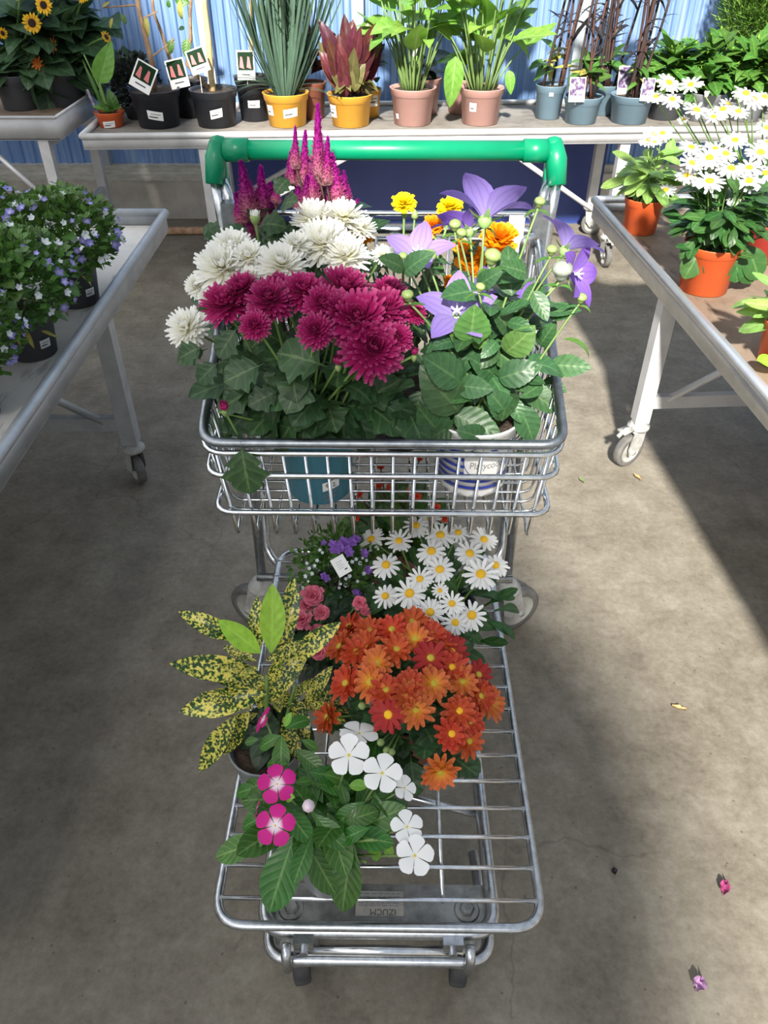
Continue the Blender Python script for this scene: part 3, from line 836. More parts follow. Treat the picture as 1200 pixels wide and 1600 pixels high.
def dome_mesh(name, r, h, mat, z0=0):
    b = MB(); b.lathe([(r, z0 - h * .3), (r, z0), (r * .92, z0 + h * .45), (r * .7, z0 + h * .8), (r * .35, z0 + h), (0.001, z0 + h * .98)], 14); return b.mesh(name, mat)
F = {}
mum_rings = [(26, .92, .085, .08, -22, 26, .0), (26, .90, .085, .08, -6, 28, .03), (24, .84, .082, .07, 10, 32, .06), (22, .76, .08, .06, 24, 36, .09), (18, .66, .076, .05, 38, 42, .11), (15, .54, .07, .04, 52, 46, .13), (11, .42, .062, .03, 66, 44, .14), (7, .32, .055, .01, 80, 24, .14)]
for i in range(3):
    F['mum_white%d' % i] = flower_mesh('white_mum_petals', mum_rings, 'pt_white_mum', 10 + i, .10)
    F['mum_mag%d' % i] = flower_mesh('magenta_mum_petals', mum_rings, 'pt_magenta', 20 + i, .10)
    dr = (-6, 4, -16)[i]
    F['daisy%d' % i] = flower_mesh('daisy_petals', [(13, .80, .105, .18, dr, -14, 0), (12, .78, .10, .18, dr + 12, -18, .02)], 'pt_daisy', 30 + i, .09, 4, .1, .62)
    om = [(13, .86, .14, .10, -4, 8, 0), (11, .78, .14, .10, 14, 6, .03), (8, .62, .12, .09, 32, 4, .05)]
    F['om%d' % i] = flower_mesh('orange_mum_petals', om, 'pt_orange', 40 + i, .12, 4, .2, .45)
    F['oml%d' % i] = flower_mesh('pale_orange_mum_petals', om, 'pt_orange_light', 50 + i, .12, 4, .2, .45)
    F['omr%d' % i] = flower_mesh('red_mum_petals', om[:2], 'pt_orange_red', 60 + i, .1, 4, .2, .45)
F['mum_white_bud'] = flower_mesh('white_mum_bud_petals', [(14, 1.5, .20, .35, 70, 12, 0), (10, 1.5, .18, .2, 80, 6, 0), (6, 1.4, .16, .08, 86, 0, 0)], 'pt_white_mum', 5, .08)
F['mum_mag_bud'] = flower_mesh('magenta_mum_bud_petals', [(12, 1.3, .28, .5, 62, 60, 0), (9, 1.3, .25, .3, 74, 40, 0), (6, 1.2, .2, .1, 84, 10, 0)], 'pt_magenta', 6, .06)
F['daisy_center'] = dome_mesh('daisy_center', .27, .15, 'disc_yellow', .03)
F['om_center'] = dome_mesh('mum_center', .19, .10, 'disc_green', .03)
F['om_center_y'] = dome_mesh('mum_center', .22, .10, 'disc_yellow', .03)
mari = [(16, .85, .20, .08, -8, 6, 0), (16, .82, .19, .08, 8, 8, .06), (15, .74, .18, .08, 22, 10, .12), (13, .62, .17, .07, 36, 14, .17), (11, .5, .15, .05, 52, 16, .2), (8, .36, .13, .03, 68, 10, .23)]
F['mari0'] = flower_mesh('marigold_petals', mari, 'pt_marigold', 3, .14, 4, -.25, .9)
F['mari1'] = flower_mesh('marigold_petals', mari, 'pt_marigold_yellow', 4, .14, 4, -.25, .9)
F['pink'] = flower_mesh('carnation_petals', [(9, .9, .30, .05, 0, 6, 0), (8, .8, .28, .05, 22, 8, .05), (7, .62, .25, .05, 44, 6, .08), (5, .42, .2, .03, 66, 4, .1)], 'pt_pink', 8, .15, 4, -.25, .8)
F['sunflower'] = flower_mesh('sunflower_petals', [(16, .66, .11, .34, 0, -10, 0), (12, .62, .10, .34, 12, -8, .02)], 'pt_sunflower', 9, .12, 4, .1, .2)
F['sunflower_center'] = dome_mesh('sunflower_center', .40, .12, 'disc_dark', .03)
F['rust'] = flower_mesh('rusty_petals', [(10, 1.0, .12, .15, 20, 10, 0), (8, .9, .12, .12, 40, 10, 0)], 'pt_rust', 9, .12, 4, .1, .2)
F['bell'] = flower_mesh('bellflower_petals', [(5, .95, .36, .06, 18, 12, 0)], 'pt_bell', 11, .06, 3, .1, .15)
F['bell_pale'] = flower_mesh('pale_bellflower_petals', [(5, .95, .36, .06, 30, 12, 0)], 'pt_bell_pale', 12, .06, 3, .1, .15)
F['violet'] = flower_mesh('violet_petals', [(5, .95, .34, .06, 15, 12, 0), (4, .7, .25, .03, 45, 0, .04)], 'pt_violet', 13, .1, 3, .1, .15)
F['begonia'] = flower_mesh('begonia_petals', [(5, .9, .40, .05, 25, 20, 0), (4, .6, .3, .03, 50, 20, .05)], 'pt_begonia', 14, .1, 3, .15, .6)
# single petals for the flowers whose petals can be told apart
def one_petal(name, mat, Ln, W, el, bd, hwf, cup, r0=.04, n=7):
    b = MB(); rows, uvs = petal_rows(Ln, W, r0, math.radians(el), math.radians(bd), n, cup, .05, hwf)
    b.grid(rows, uvs); return b.mesh(name, mat)
hw_platy = lambda t: (.06 + .70 * t) if t < .42 else max(.012, .354 * max(0.0, math.cos((t - .42) / .58 * PI / 2)) ** .8)
hw_vinca = lambda t: .09 + .91 * (t / .66) ** 1.1 if t < .66 else (1.0 - .10 * (t - .66) / .14 if t < .80 else .90 - .72 * ((t - .80) / .20) ** 1.4)
F['platy_petal'] = one_petal('platycodon_petal', 'pt_platy', 1.20, 1.0, 46, -52, hw_platy, .16)
F['platy_petal_d'] = one_petal('platycodon_petal', 'pt_platy_deep', 1.20, 1.0, 46, -52, hw_platy, .16)
F['vinca_w'] = one_petal('vinca_petal', 'pt_vinca_white', 1.08, .50, 10, -18, hw_vinca, .05)
F['vinca_p'] = one_petal('vinca_petal', 'pt_vinca_pink', 1.08, .49, 10, -18, hw_vinca, .05)
b = MB()
for k in range(5):
    a = 2 * PI * k / 5
    b.tube([(0, 0, .0), (.03 * math.cos(a), .03 * math.sin(a), .30), (.16 * math.cos(a), .16 * math.sin(a), .42)], [.03, .028, .02], 5)
F['stamen'] = b.mesh('stamens', 'stamen')
b = MB()
b.lathe([(0, -.20), (.10, -.16), (.16, -.05), (.14, .05), (.05, .06)], 10)
for k in range(5):
    a = 2 * PI * (k + .5) / 5; c, s = math.cos(a), math.sin(a)
    b.grid([[V((.13 * c - .07 * s * j, .13 * s + .07 * c * j, .0)) for j in (-1, 0, 1)], [V((.30 * c - .05 * s * j, .30 * s + .05 * c * j, .06)) for j in (-1, 0, 1)], [V((.42 * c, .42 * s, .14))] * 3])
F['calyx'] = b.mesh('calyx', 'calyx')
b = MB(); b.lathe([(0, -.9), (.35, -.8), (.62, -.45), (.70, -.1), (.95, .1), (1, .35), (.85, .7), (.45, .95), (0, 1.05)], 10)
for v in range(len(b.v)):
    pass
F['balloon'] = b.mesh('balloon_bud', 'bud_green')
F['balloon_w'] = b.mesh('pale_balloon_bud', 'bud_white')
F['balloon_m'] = b.mesh('magenta_bud', 'bud_magenta')
b = MB(); b.lathe([(0, -.6), (.5, -.5), (.8, 0), (.55, .8), (.2, 1.3), (0, 1.4)], 8); F['bud'] = b.mesh('bud', 'bud_green')
def plume(seed, nb=620):
    r = random.Random(seed); b = MB()
    prof = lambda t: .185 * (1 - t ** 1.6) ** .8 * (.8 + .25 * math.sin(PI * min(1, t * 1.3 + .15))) * min(1, .35 + t * 5) + .008
    b.lathe([(prof(i / 8) * .62, i / 8) for i in range(9)], 8)
    for k in range(nb):
        t = r.random() ** 1.15 * .97; a = r.random() * 6.283; R = prof(t) * .5
        c, s = math.cos(a), math.sin(a)
        el = .35 + .9 * t + r.uniform(-.2, .2)
        ln = (.12 * (1 - t * .55)) * r.uniform(.7, 1.2)
        p = V((R * c, R * s, t)); d = V((c * math.cos(el), s * math.cos(el), math.sin(el)))
        sd_ = V((-s, c, 0)) * .013; up = d.cross(sd_).normalized() * .012
        n0 = len(b.v)
        for q, vv in ((p + sd_, t), (p - sd_, t), (p + up, t), (p + d * ln, min(1, t + .08))):
            b.v.append(tuple(q)); b.uv.append((.5, max(0, min(1, vv * 1.05 + r.uniform(-.12, .12)))))
        for f in ((0, 1, 3), (1, 2, 3), (2, 0, 3)):
            b.f.append(tuple(n0 + x for x in f)); b.mi.append(0)
    return b.mesh('celosia_plume', 'pt_celosia', False)
F['plume'] = [plume(s) for s in (1, 2, 3)]

POTS = {}
class Plant:
    def __init__(s, name, label, cat, base, group=None, seed=0):
        s.base = V(base); s.root = thing(name, label, cat, s.base, 0, group); s.r = random.Random(seed or hash(label) % 1000)
        s.soil_top = s.base.copy(); s.name = name
        s.r = random.Random(sum(ord(ch) * (i + 1) for i, ch in enumerate(label)))
    def add(s, name, me, m, parent=None, label=None):
        if parent is None: m = Matrix.Translation(-s.base) @ m
        return link(name, me, parent or s.root, m, label)
    def pot(s, rt, rb, h, mat, band=.022, label=None, feet=False):
        key = (round(rt, 4), round(rb, 4), round(h, 4), mat)
        if key not in POTS:
            b = MB(); k = rb + (rt * .95 - rb) * (h - band) / h
            b.lathe([(0, .003), (rb * .9, .003), (rb * .92, 0), (rb, .002), (k * .985, h - band - .002), (k * 1.03, h - band), (rt, h - .003), (rt * 1.02, h), (rt * .965, h), (rt * .94, h - .006), (k * .93, h - band), (rb * .9, .02)], 28)
            sb = MB(); R = rt * .93; zs = h - .014; rr = random.Random(3)
            sb.lathe([(R, zs)] + [(R * f, zs + rr.uniform(0, .006)) for f in (.8, .6, .4, .2)] + [(.0005, zs + .005)], 20)
            POTS[key] = (b.mesh('pot', mat), sb.mesh('soil', 'soil'))
        me, so = POTS[key]
        p = s.add('pot', me, Matrix.Translation(s.base), None, label)
        s.add('soil', so, Matrix.Translation(s.base))
        s.potobj = p; s.pd = (rt, rb, h); s.soil_top = s.base + V((0, 0, h - .012))
        return p
    def patch(s, name, a0, a1, z0, z1, mat, off=.0012, tilt=0, parent=None, n=6, label=None):
        rt, rb, h = s.pd; b = MB(); rows = []
        for i in (0, 1, 2):
            t = i / 2; row = []
            for j in range(n + 1):
                f = j / n
                z = z0 + (z1 - z0) * t + tilt * (f - .5)
                R = rb + (rt * .965 - rb) * z / h + off
                a = a0 + (a1 - a0) * f
                row.append(V((R * math.cos(a), R * math.sin(a), z)))
            rows.append(row)
        b.grid(rows)
        return link(name, b.mesh(name, mat), parent or s.potobj, None, label)
    def sticker(s, a, w, z0, z1, tilt=0):
        rt = s.pd[0]; da = w / rt / 2
        st = s.patch('price_sticker', a - da, a + da, z0, z1, 'card_white', .0014, tilt, label='white price sticker')
        zz = z0 + (z1 - z0) * .28
        s.patch('print', a - da * .8, a + da * .3, zz, zz + (z1 - z0) * .14, 'card_ink', .0019, tilt * .5, st)
        zz = z0 + (z1 - z0) * .6
        s.patch('print', a - da * .6, a + da * .7, zz, zz + (z1 - z0) * .09, 'ink_grey', .0019, tilt * .6, st)
    def leaf(s, kind, base, tip, wf=1.0, up=None, var=None, name='leaf', roll=.3):
        base = V(base); tip = V(tip); d = tip - base; ln = max(.005, d.length)
        ms = L[kind]; me = ms[s.r.randrange(len(ms)) if var is None else var]
        if up is None: up = V((s.r.uniform(-roll, roll), -.35 + s.r.uniform(-roll, roll), 1))
        return s.add(name, me, frame(base, d, up, ln * wf, ln * 1.06, ln))
    def stem(s, p0, p1, r=.0022, bow=None, mat='stem_green', n=6, sides=5, name='stem', r1=None):
        p0 = V(p0); p1 = V(p1); r1 = r1 or r * .7
        mid = (p0 + p1) / 2 + (bow if bow is not None else V((0, 0, 0)))
        pts = [p0 * (1 - t) ** 2 + mid * 2 * t * (1 - t) + p1 * t * t for t in [i / n for i in range(n + 1)]]
        b = MB(); b.tube([p - s.base for p in pts], [r + (r1 - r) * i / n for i in range(n + 1)], sides)
        return link(name, b.mesh(name, mat), s.root)
    def flower(s, me, pos, n, r, center=None, spin=None, name='flower', cname='flower_center', rz=None):
        o = s.add(name, F[me] if isinstance(me, str) else me, facing(pos, n, r, s.r.random() * 6.28 if spin is None else spin, rz))
        if center: link(cname, F[center], o)
        return o
    def petals(s, me, pos, n, r, k=5, center=None, spin=None, name='flower', calyx=False, jit=.12):
        b = F['stamen'] if center == 'stamen' else F['vinca_eye']
        o = s.add(name, b, facing(pos, n, r, s.r.random() * 6.28 if spin is None else spin))
        for i in range(k):
            m = Matrix.Rotation(2 * PI * i / k + s.r.uniform(-jit, jit) * .3, 4, 'Z') @ Matrix.Rotation(s.r.uniform(-jit, jit), 4, 'Y')
            link('petal', F[me], o, m)
        if calyx: link('calyx', F['calyx'], o)
        return o
    def foliage(s, kind, n, c, rad, ls, up_bias=.2, zmin=-1, shell=(.45, 1.0), name='leaf', wf=1.0, keep=None):
        c = V(c); k = 0; tries = 0
        while k < n and tries < n * 20:
            tries += 1
            a = s.r.random() * 6.283; z = s.r.uniform(zmin, 1); h = math.sqrt(max(0, 1 - z * z))
            u = V((h * math.cos(a), h * math.sin(a), z)); q = s.r.uniform(*shell)
            p = c + V((u.x * rad[0], u.y * rad[1], u.z * rad[2])) * q
            if keep and not keep(p): continue
            ln = s.r.uniform(*ls)
            d = (V((u.x, u.y, u.z * .4 + up_bias)) + V((s.r.uniform(-.5, .5), s.r.uniform(-.5, .5), s.r.uniform(-.4, .3)))).normalized()
            kk = kind if isinstance(kind, str) else kind[s.r.randrange(len(kind))]
            s.leaf(kk, p - d * ln * .5, p + d * ln * .5, wf, name=name); k += 1
    def leaf_mass(s, n, c, rad, ls, mat, wd=.35, shell=(.2, 1), up=.3, name='foliage', zmin=-1):
        """very small leaves nobody could count: one mesh"""
        b = MB(); c = V(c) - s.base
        for _ in range(n):
            a = s.r.random() * 6.283; z = s.r.uniform(zmin, 1); h = math.sqrt(max(0, 1 - z * z))
            u = V((h * math.cos(a), h * math.sin(a), z)); q = s.r.uniform(*shell) ** .6
            p = c + V((u.x * rad[0], u.y * rad[1], u.z * rad[2])) * q
            d = (u + V((s.r.uniform(-.8, .8), s.r.uniform(-.8, .8), s.r.uniform(-.5, .5) + up))).normalized()
            ln = s.r.uniform(*ls); x = d.cross(V((s.r.uniform(-1, 1), s.r.uniform(-1, 1), 1))).normalized() * ln * wd; nn = x.cross(d).normalized() * ln * .1
            b.grid([[p, p, p], [p + d * ln * .5 - x, p + d * ln * .5 - nn, p + d * ln * .5 + x], [p + d * ln] * 3], [[(.5, 0)] * 3, [(0, .5), (.5, .5), (1, .5)], [(.5, 1)] * 3])
        o = link(name, b.mesh(name, mat), s.root); o['kind'] = 'stuff'; return o
b = MB(); b.lathe([(.055, 0), (.05, .03), (.03, .04), (.001, .038)], 10); F['vinca_eye'] = b.mesh('vinca_eye', 'disc_yellow')

# ================================================================== PLANTS IN THE CART
BZ = FZ0 + .0175 + .003           # top of the basket floor wires
LZ = SZ + .0045 + .0033           # top of the shelf wires
CAMP = V((0, 0, CAM_H))
def tocam(p): return (CAMP - V(p)).normalized()
def zc(s, ox, oy, q): return [(ox + a[0] / s, oy + a[1] / s, *a[2:]) for a in q]    # zoom-crop coordinates to photo pixels

# ---- magenta chrysanthemum
P = Plant('chrysanthemum', 'magenta chrysanthemum in a teal pot in the upper basket', 'potted plant', (-.108, 1.045, BZ))
P.pot(.066, .052, .125, 'pot_teal', label='teal plastic pot')
st = P.patch('price_tag', -PI / 2 + .16, -PI / 2 + .66, .034, .052, 'card_white', .0014, .006, label='white price tag')
rt_, rb_, h_ = P.pd
def potwarp(a0, z0, off=.0021):
    def w(co):
        z = z0 + co.y; R = rb_ + (rt_ * .965 - rb_) * z / h_ + off; a = a0 + co.x / R
        return V((R * math.cos(a), R * math.sin(a), z))
    return w
link('lettering', text_mesh('€ 2.', .012, 'card_ink', potwarp(-PI / 2 + .41, .0432)), st)
for j in range(4): P.patch('print', -PI / 2 + .18, -PI / 2 + .62 - .06 * (j % 2),   .028 - j * .005, .0294 - j * .005, 'ink_grey', .0015, .010)
cM, rM = V((-.10, 1.05, .855)), (.21, .115, .11)
mags = [(349, 468, 35), (420, 463, 34), (378, 446, 29), (474, 450, 32), (504, 471, 29), (539, 446, 40), (559, 494, 48), (585, 541, 45), (492, 514, 27), (397, 506, 22), (607, 452, 28), (598, 480, 36), (650, 487, 17), (622, 525, 22), (437, 443, 25), (530, 480, 28)]
for i, (px, py, r) in enumerate(mags):
    p, n = on_dome(px, py, cM, rM)
    n = (n * .6 + tocam(p) * .45 + V((P.r.uniform(-.2, .2), 0, .25))).normalized()
    R = msize(r, p) * 1.22
    P.flower('mum_mag%d' % (i % 3), p - n * R * .25, n, R)
    P.stem(P.soil_top + V((P.r.uniform(-.03, .03), P.r.uniform(-.03, .03), -.005)), p - n * R * .28, .0026, V((0, 0, .0)) + (p - P.soil_top) * .12)
for px, py, r, y in ((647, 552, 9, 1.0), (528, 567, 12, .97), (350, 638, 11, .965)):
    p = Py(px, py, y); P.flower('mum_mag_bud', p, V((.1, -.3, 1)), msize(r, p) * .85, name='bud'); P.flower('bud', p - V((0, 0, .006)), V((0, 0, -1)), .006, name='bud_base')
    P.stem(p - V((0, 0, .004)), P.soil_top + V((0, 0, .05)) if px > 400 else Py(372, 680, .975), .002)
q3 = zc(3.43, 250, 480, [(900, 320, 640, 225), (1070, 340, 1020, 645), (740, 500, 590, 670), (630, 490, 480, 640), (560, 300, 350, 390), (430, 690, 215, 640), (240, 210, 80, 260), (320, 290, 190, 395), (420, 100, 310, 260), (830, 600, 1060, 600), (640, 690, 880, 712), (520, 330, 640, 480), (650, 440, 480, 520), (700, 220, 560, 130), (980, 350, 1180, 480), (470, 560, 380, 470), (760, 480, 700, 470), (860, 520, 1010, 420), (350, 690, 450, 560), (760, 700, 600, 720)])
for k, (bx, by, tx, ty) in enumerate([(a[0], a[1], 250 + a[2] / 3.43, 480 + a[3] / 3.43) for a in q3]):
    y = .985 + .02 * ((k * 7) % 4)
    P.leaf('mum', Py(bx, by, y + .012), Py(tx, ty, y - .012), 1.25 if k < 5 else 1.1, V((0, -.8, .6)))
P.leaf('mum', Py(376, 690, .962), Py(388, 772, .932), 1.15, V((0, -1, .2)), 0)
P.foliage('mum', 55, (-.10, 1.05, .80), (.17, .10, .085), (.06, .095), .0, -1, (.45, 1), keep=lambda p: p.y > .985 and p.z > .77)
P.foliage('mum', 30, (-.08, 1.01, .785), (.17, .035, .05), (.065, .095), -.25, -.9, (.3, 1), keep=lambda p: p.y > .985)
for k in range(8):
    a = P.r.uniform(-.15, .15); P.stem(P.soil_top + V((a * .2, 0, 0)), P.soil_top + V((a, P.r.uniform(-.06, .05), P.r.uniform(.06, .14))), .0025)

# ---- white chrysanthemum
P = Plant('chrysanthemum', 'creamy white chrysanthemum behind the magenta one in the basket', 'potted plant', (-.165, 1.195, BZ))
P.pot(.060, .047, .12, 'pot_grey')
cW, rW = V((-.13, 1.215, .895)), (.23, .13, .105)
wh = [(492, 333, 36), (537, 331, 33), (563, 350, 24), (507, 372, 43), (541, 393, 35), (463, 379, 24), (439, 408, 38), (361, 382, 34), (346, 412, 43), (387, 397, 28), (305, 444, 19), (288, 508, 33), (390, 428, 15), (600, 395, 17), (322, 462, 14)]
for i, (px, py, r) in enumerate(wh):
    p, n = on_dome(px, py, cW, rW)
    if px == 288: p = Py(px, py, 1.10); n = V((-.5, -.5, .6))
    n = (n * .6 + tocam(p) * .3 + V((P.r.uniform(-.15, .15), 0, .45))).normalized()
    R = msize(r, p) * 1.15
    P.flower('mum_white%d' % (i % 3), p - n * R * .25, n, R)
    P.stem(P.soil_top + V((P.r.uniform(-.03, .03), P.r.uniform(-.03, .03), -.005)), p - n * R * .28, .0026, (p - P.soil_top) * .1, 'stem_pale')
p = Py(399, 345, 1.24); P.flower('mum_white_bud', p, V((.05, -.05, 1)), .0105, name='bud'); P.flower('bud', p + V((0, 0, .006)), V((0, 0, -1)), .011, name='bud_base'); P.stem(p, Py(408, 400, 1.23), .003, mat='stem_pale')
q1 = [(245, 700, 330, 760), (480, 700, 360, 740), (600, 790, 720, 740), (520, 700, 620, 640), (640, 700, 560, 780), (700, 440, 620, 470), (640, 600, 690, 530), (1090, 900, 1180, 830), (850, 900, 960, 880), (230, 1260, 300, 1180), (560, 720, 660, 800), (560, 760, 470, 800)]
for (bx, by, tx, ty) in [(250 + a / 3.43, 150 + b_ / 3.43, 250 + c / 3.43, 150 + d / 3.43) for a, b_, c, d in q1]:
    P.leaf('mum', Py(bx, by, 1.25), Py(tx, ty, 1.22), 1.2, V((0, -.6, .8)))
P.leaf('mum', Py(325, 545, 1.11), Py(276, 556, 1.08), 1.1, V((0, -.5, .9)), 1)
P.leaf('mum', Py(340, 570, 1.10), Py(306, 592, 1.07), 1.1, V((0, -.5, .9)), 1)
P.leaf('mum', Py(350, 375, 1.28), Py(318, 352, 1.30), 1.1, V((0, -.8, .5)), 0)
P.foliage('mum', 50, (-.13, 1.21, .85), (.21, .12, .09), (.055, .09), .0, -1, (.4, .92), keep=lambda p: p.z > .77)

# ---- celosias
def celosia(label, base, data, Y, nleaf, cl):
    P = Plant('celosia', label, 'potted plant', base)
    P.pot(.054, .043, .115, 'pot_charcoal')
    for k, (tx, ty, bx, by, w) in enumerate(data):
        y = Y + ((k * 5) % 4 - 1.5) * .012
        b0 = Py(250 + bx / 3.43, 150 + by / 3.43, y); t0 = Py(250 + tx / 3.43, 150 + ty / 3.43, y)
        d = t0 - b0; b0 = b0 - d * .30; d = t0 - b0
        W = msize(w / 3.43, b0) * 1.55
        q = V((0, 0, 1)).rotation_difference(d.normalized())
        m = q.to_matrix().to_4x4() @ Matrix.Diagonal((W / .42, W / .42, d.length, 1)); m.translation = b0
        P.add('plume', F['plume'][k % 3], m, None, 'feathery magenta flower plume')
        P.stem(P.soil_top + V((P.r.uniform(-.02, .02), P.r.uniform(-.02, .02), -.004)), b0 + d * .1, .003, (b0 - P.soil_top) * .08, 'stem_rust')
    P.foliage('hydra' if False else 'dark', nleaf, cl, (.075, .05, .10), (.05, .085), .1, -1, (.3, 1))
    return P
celosia('tall celosia with magenta plumes rising in front of the green cart handle', (-.068, 1.335, BZ),
        [(845, 40, 850, 370, 78), (725, 160, 725, 340, 52), (780, 180, 770, 420, 66), (700, 295, 715, 440, 78), (900, 215, 890, 420, 70), (920, 300, 950, 530, 84), (985, 400, 1000, 570, 60), (860, 385, 860, 550, 72), (790, 420, 790, 560, 80), (740, 480, 740, 580, 64), (920, 455, 915, 580, 64), (1060, 550, 1045, 610, 44), (820, 330, 820, 520, 70)], 1.345, 26, (-.08, 1.34, .92))
celosia('shorter celosia with stubby magenta plumes beside the left cart upright', (-.184, 1.33, BZ),
        [(430, 345, 478, 580, 95), (540, 372, 550, 600, 92), (405, 515, 440, 650, 80), (590, 460, 595, 570, 74), (632, 470, 622, 550, 48), (600, 560, 570, 690, 82), (440, 620, 490, 740, 74)], 1.335, 22, (-.19, 1.33, .90))

# ---- marigolds
P = Plant('marigold', 'orange marigold at the back of the basket behind the blue balloon flowers', 'potted plant', (.150, 1.275, BZ))
P.pot(.058, .046, .115, 'pot_charcoal')
for px, py, r, y in ((780, 371, 29, 1.30), (736, 403, 24, 1.27), (676, 352, 17, 1.34), (740, 425, 16, 1.25), (705, 440, 12, 1.25), (722, 385, 14, 1.3)):
    p = Py(px, py, y); R = msize(r, p); n = V((P.r.uniform(-.2, .3), -.45, 1)).normalized()
    P.flower('mari0', p - n * R * .2, n, R * 1.1, rz=R * 1.4); P.stem(P.soil_top, p - n * R * .3, .003, (p - P.soil_top) * .1)
P.foliage('mari', 60, (.14, 1.28, .85), (.10, .06, .11), (.035, .06), .3, -.9, (.3, 1))
P = Plant('marigold', 'yellow marigold standing tall in a black pot in the middle of the basket', 'potted plant', (.030, 1.195, BZ))
P.pot(.062, .048, .125, 'pot_black', label='black plastic pot')
for px, py, r, y in ((631, 316, 20, 1.30), (703, 322, 21, 1.30), (570, 372, 12, 1.31), (552, 362, 10, 1.31)):
    p = Py(px, py, y); R = msize(r, p); n = V((P.r.uniform(-.1, .1), -.3, 1)).normalized()
    P.flower('mari1' if px > 600 else 'mari0', p - n * R * .1, n, R * 1.05, rz=R * .95)
    b0 = MB(); b0.lathe([(0, -1.3), (.18, -1.2), (.32, -.3), (.42, 0)], 10)
    P.add('calyx', F.setdefault('mari_cal', b0.mesh('marigold_calyx', 'calyx')), facing(p - n * R * .1, n, R))
    P.stem(P.soil_top, p - n * R * .8, .003, (p - P.soil_top) * .1)
for px, py in ((648, 338), (612, 377), (590, 420)):
    p = Py(px, py, 1.29); P.flower('bud', p, V((0, 0, 1)), .008, name='bud'); P.stem(P.soil_top, p, .0022, (p - P.soil_top) * .1)
P.foliage('mari', 70, (.05, 1.26, .86), (.11, .07, .11), (.035, .06), .3, -.9, (.3, 1))

# ---- platycodon
P = Plant('balloon_flower', 'violet blue balloon flower in a blue-striped white pot lettered Platycodon', 'potted plant', (.150, 1.068, BZ))
P.pot(.073, .054, .135, 'pot_white', band=.012, label='white pot with blue stripes')
rt_, rb_, h_ = P.pd
for j in range(7):
    z = .020 + j * .0145
    P.patch('blue_stripe', -PI / 2 - 1.5, -PI / 2 - .32 if 1 < j < 7 else -PI / 2 + 1.4, z, z + .006, 'pot_blue_print', .0012, 0, n=14)
P.patch('blue_stripe', -PI / 2 + .95, -PI / 2 + 2.0, .095, .103, 'pot_blue_print', .0012, 0, n=10)
pl = P.patch('name_panel', -PI / 2 - .34, -PI / 2 + .86, .046, .112, 'card_white', .0016, 0, n=14)
def curve_line(pts, off, mat, name, parent, wdt=.0008):
    b = MB(); vs = []
    for a, z in pts:
        R = rb_ + (rt_ * .965 - rb_) * z / h_ + off; vs.append(V((R * math.cos(a), R * math.sin(a), z)))
    b.tube(vs, wdt, 5); return link(name, b.mesh(name, mat), parent)
curve_line([(-PI / 2 + .26 + .62 * math.cos(t), .078 + .036 * math.sin(t)) for t in [k * PI / 14 for k in range(29)]], .0016, 'pot_blue_print', 'panel_outline', pl)
link('lettering', text_mesh('Platycodon', .0200, 'ink_grey', lambda co: potwarp(-PI / 2 + .30, .072, .0026)(V((co.x * .74, co.y, 0)))), pl)
b = MB()
for k in range(8):
    a = 2 * PI * k / 8; b.face([V((0, 0, 0)), V((.0055 * math.cos(a - .33), .0055 * math.sin(a - .33), 0)), V((.0095 * math.cos(a), .0095 * math.sin(a), 0)), V((.0055 * math.cos(a + .33), .0055 * math.sin(a + .33), 0))])
me = b.mesh('flower_emblem', 'pot_blue_print', False)
wq = potwarp(-PI / 2 + .36, .098, .0026)
for v in me.vertices: v.co = wq(v.co)
link('flower_emblem', me, pl)
for k in range(16):
    a, z = P.r.uniform(-.25, .8), P.r.uniform(.088, .108)
    if abs(a - .36) < .16: continue
    P.patch('print_dot', -PI / 2 + a, -PI / 2 + a + .022, z, z + .0016, 'ink_red' if k % 2 else 'ink_grey', .0024, 0, pl, 2)
# wavy lower edge of the sleeve
b = MB(); rows = [[], []]
for k in range(57):
    a = 2 * PI * k / 56; R = rb_ + .0022
    rows[0].append(V((R * math.cos(a), R * math.sin(a), .004 + .0045 * abs(math.sin(k * PI / 4))))); rows[1].append(V(((R + .002) * math.cos(a), (R + .002) * math.sin(a), .018)))
b.grid(rows); link('scalloped_edge', b.mesh('scalloped_edge', 'pot_white'), P.potobj)
pf = [(762, 318, 62, 1.13, (.15, .55, .80), 0, .3), (725, 342, 46, 1.17, (-.35, .45, .75), 1, 0.2), (652, 392, 45, 1.12, (-.15, -.35, .85), 0, 0.0), (714, 484, 50, 1.05, (-.05, -.55, .75), 0, .25), (766, 452, 42, 1.16, (.2, -.2, .9), 1, .5), (893, 372, 48, 1.10, (.45, .35, .75), 0, .1), (905, 428, 44, 1.08, (.75, -.55, .25), 1, .7), (822, 470, 26, 1.20, (.3, -.5, .7), 1, .2)]
for px, py, r, y, n, deep, sp in pf:
    p = Py(px, py, y); R = msize(r, p) * 1.16; n = V(n).normalized()
    P.petals('platy_petal_d' if deep else 'platy_petal', p - n * R * .35, n, R * 1.02, 5, 'stamen', sp, calyx=True)
    P.stem(P.soil_top + V((P.r.uniform(-.03, .03), P.r.uniform(-.03, .03), 0)), p - n * R * .52, .0025, V((0, 0, .03)) + (p - P.soil_top) * .05, 'stem_pale')
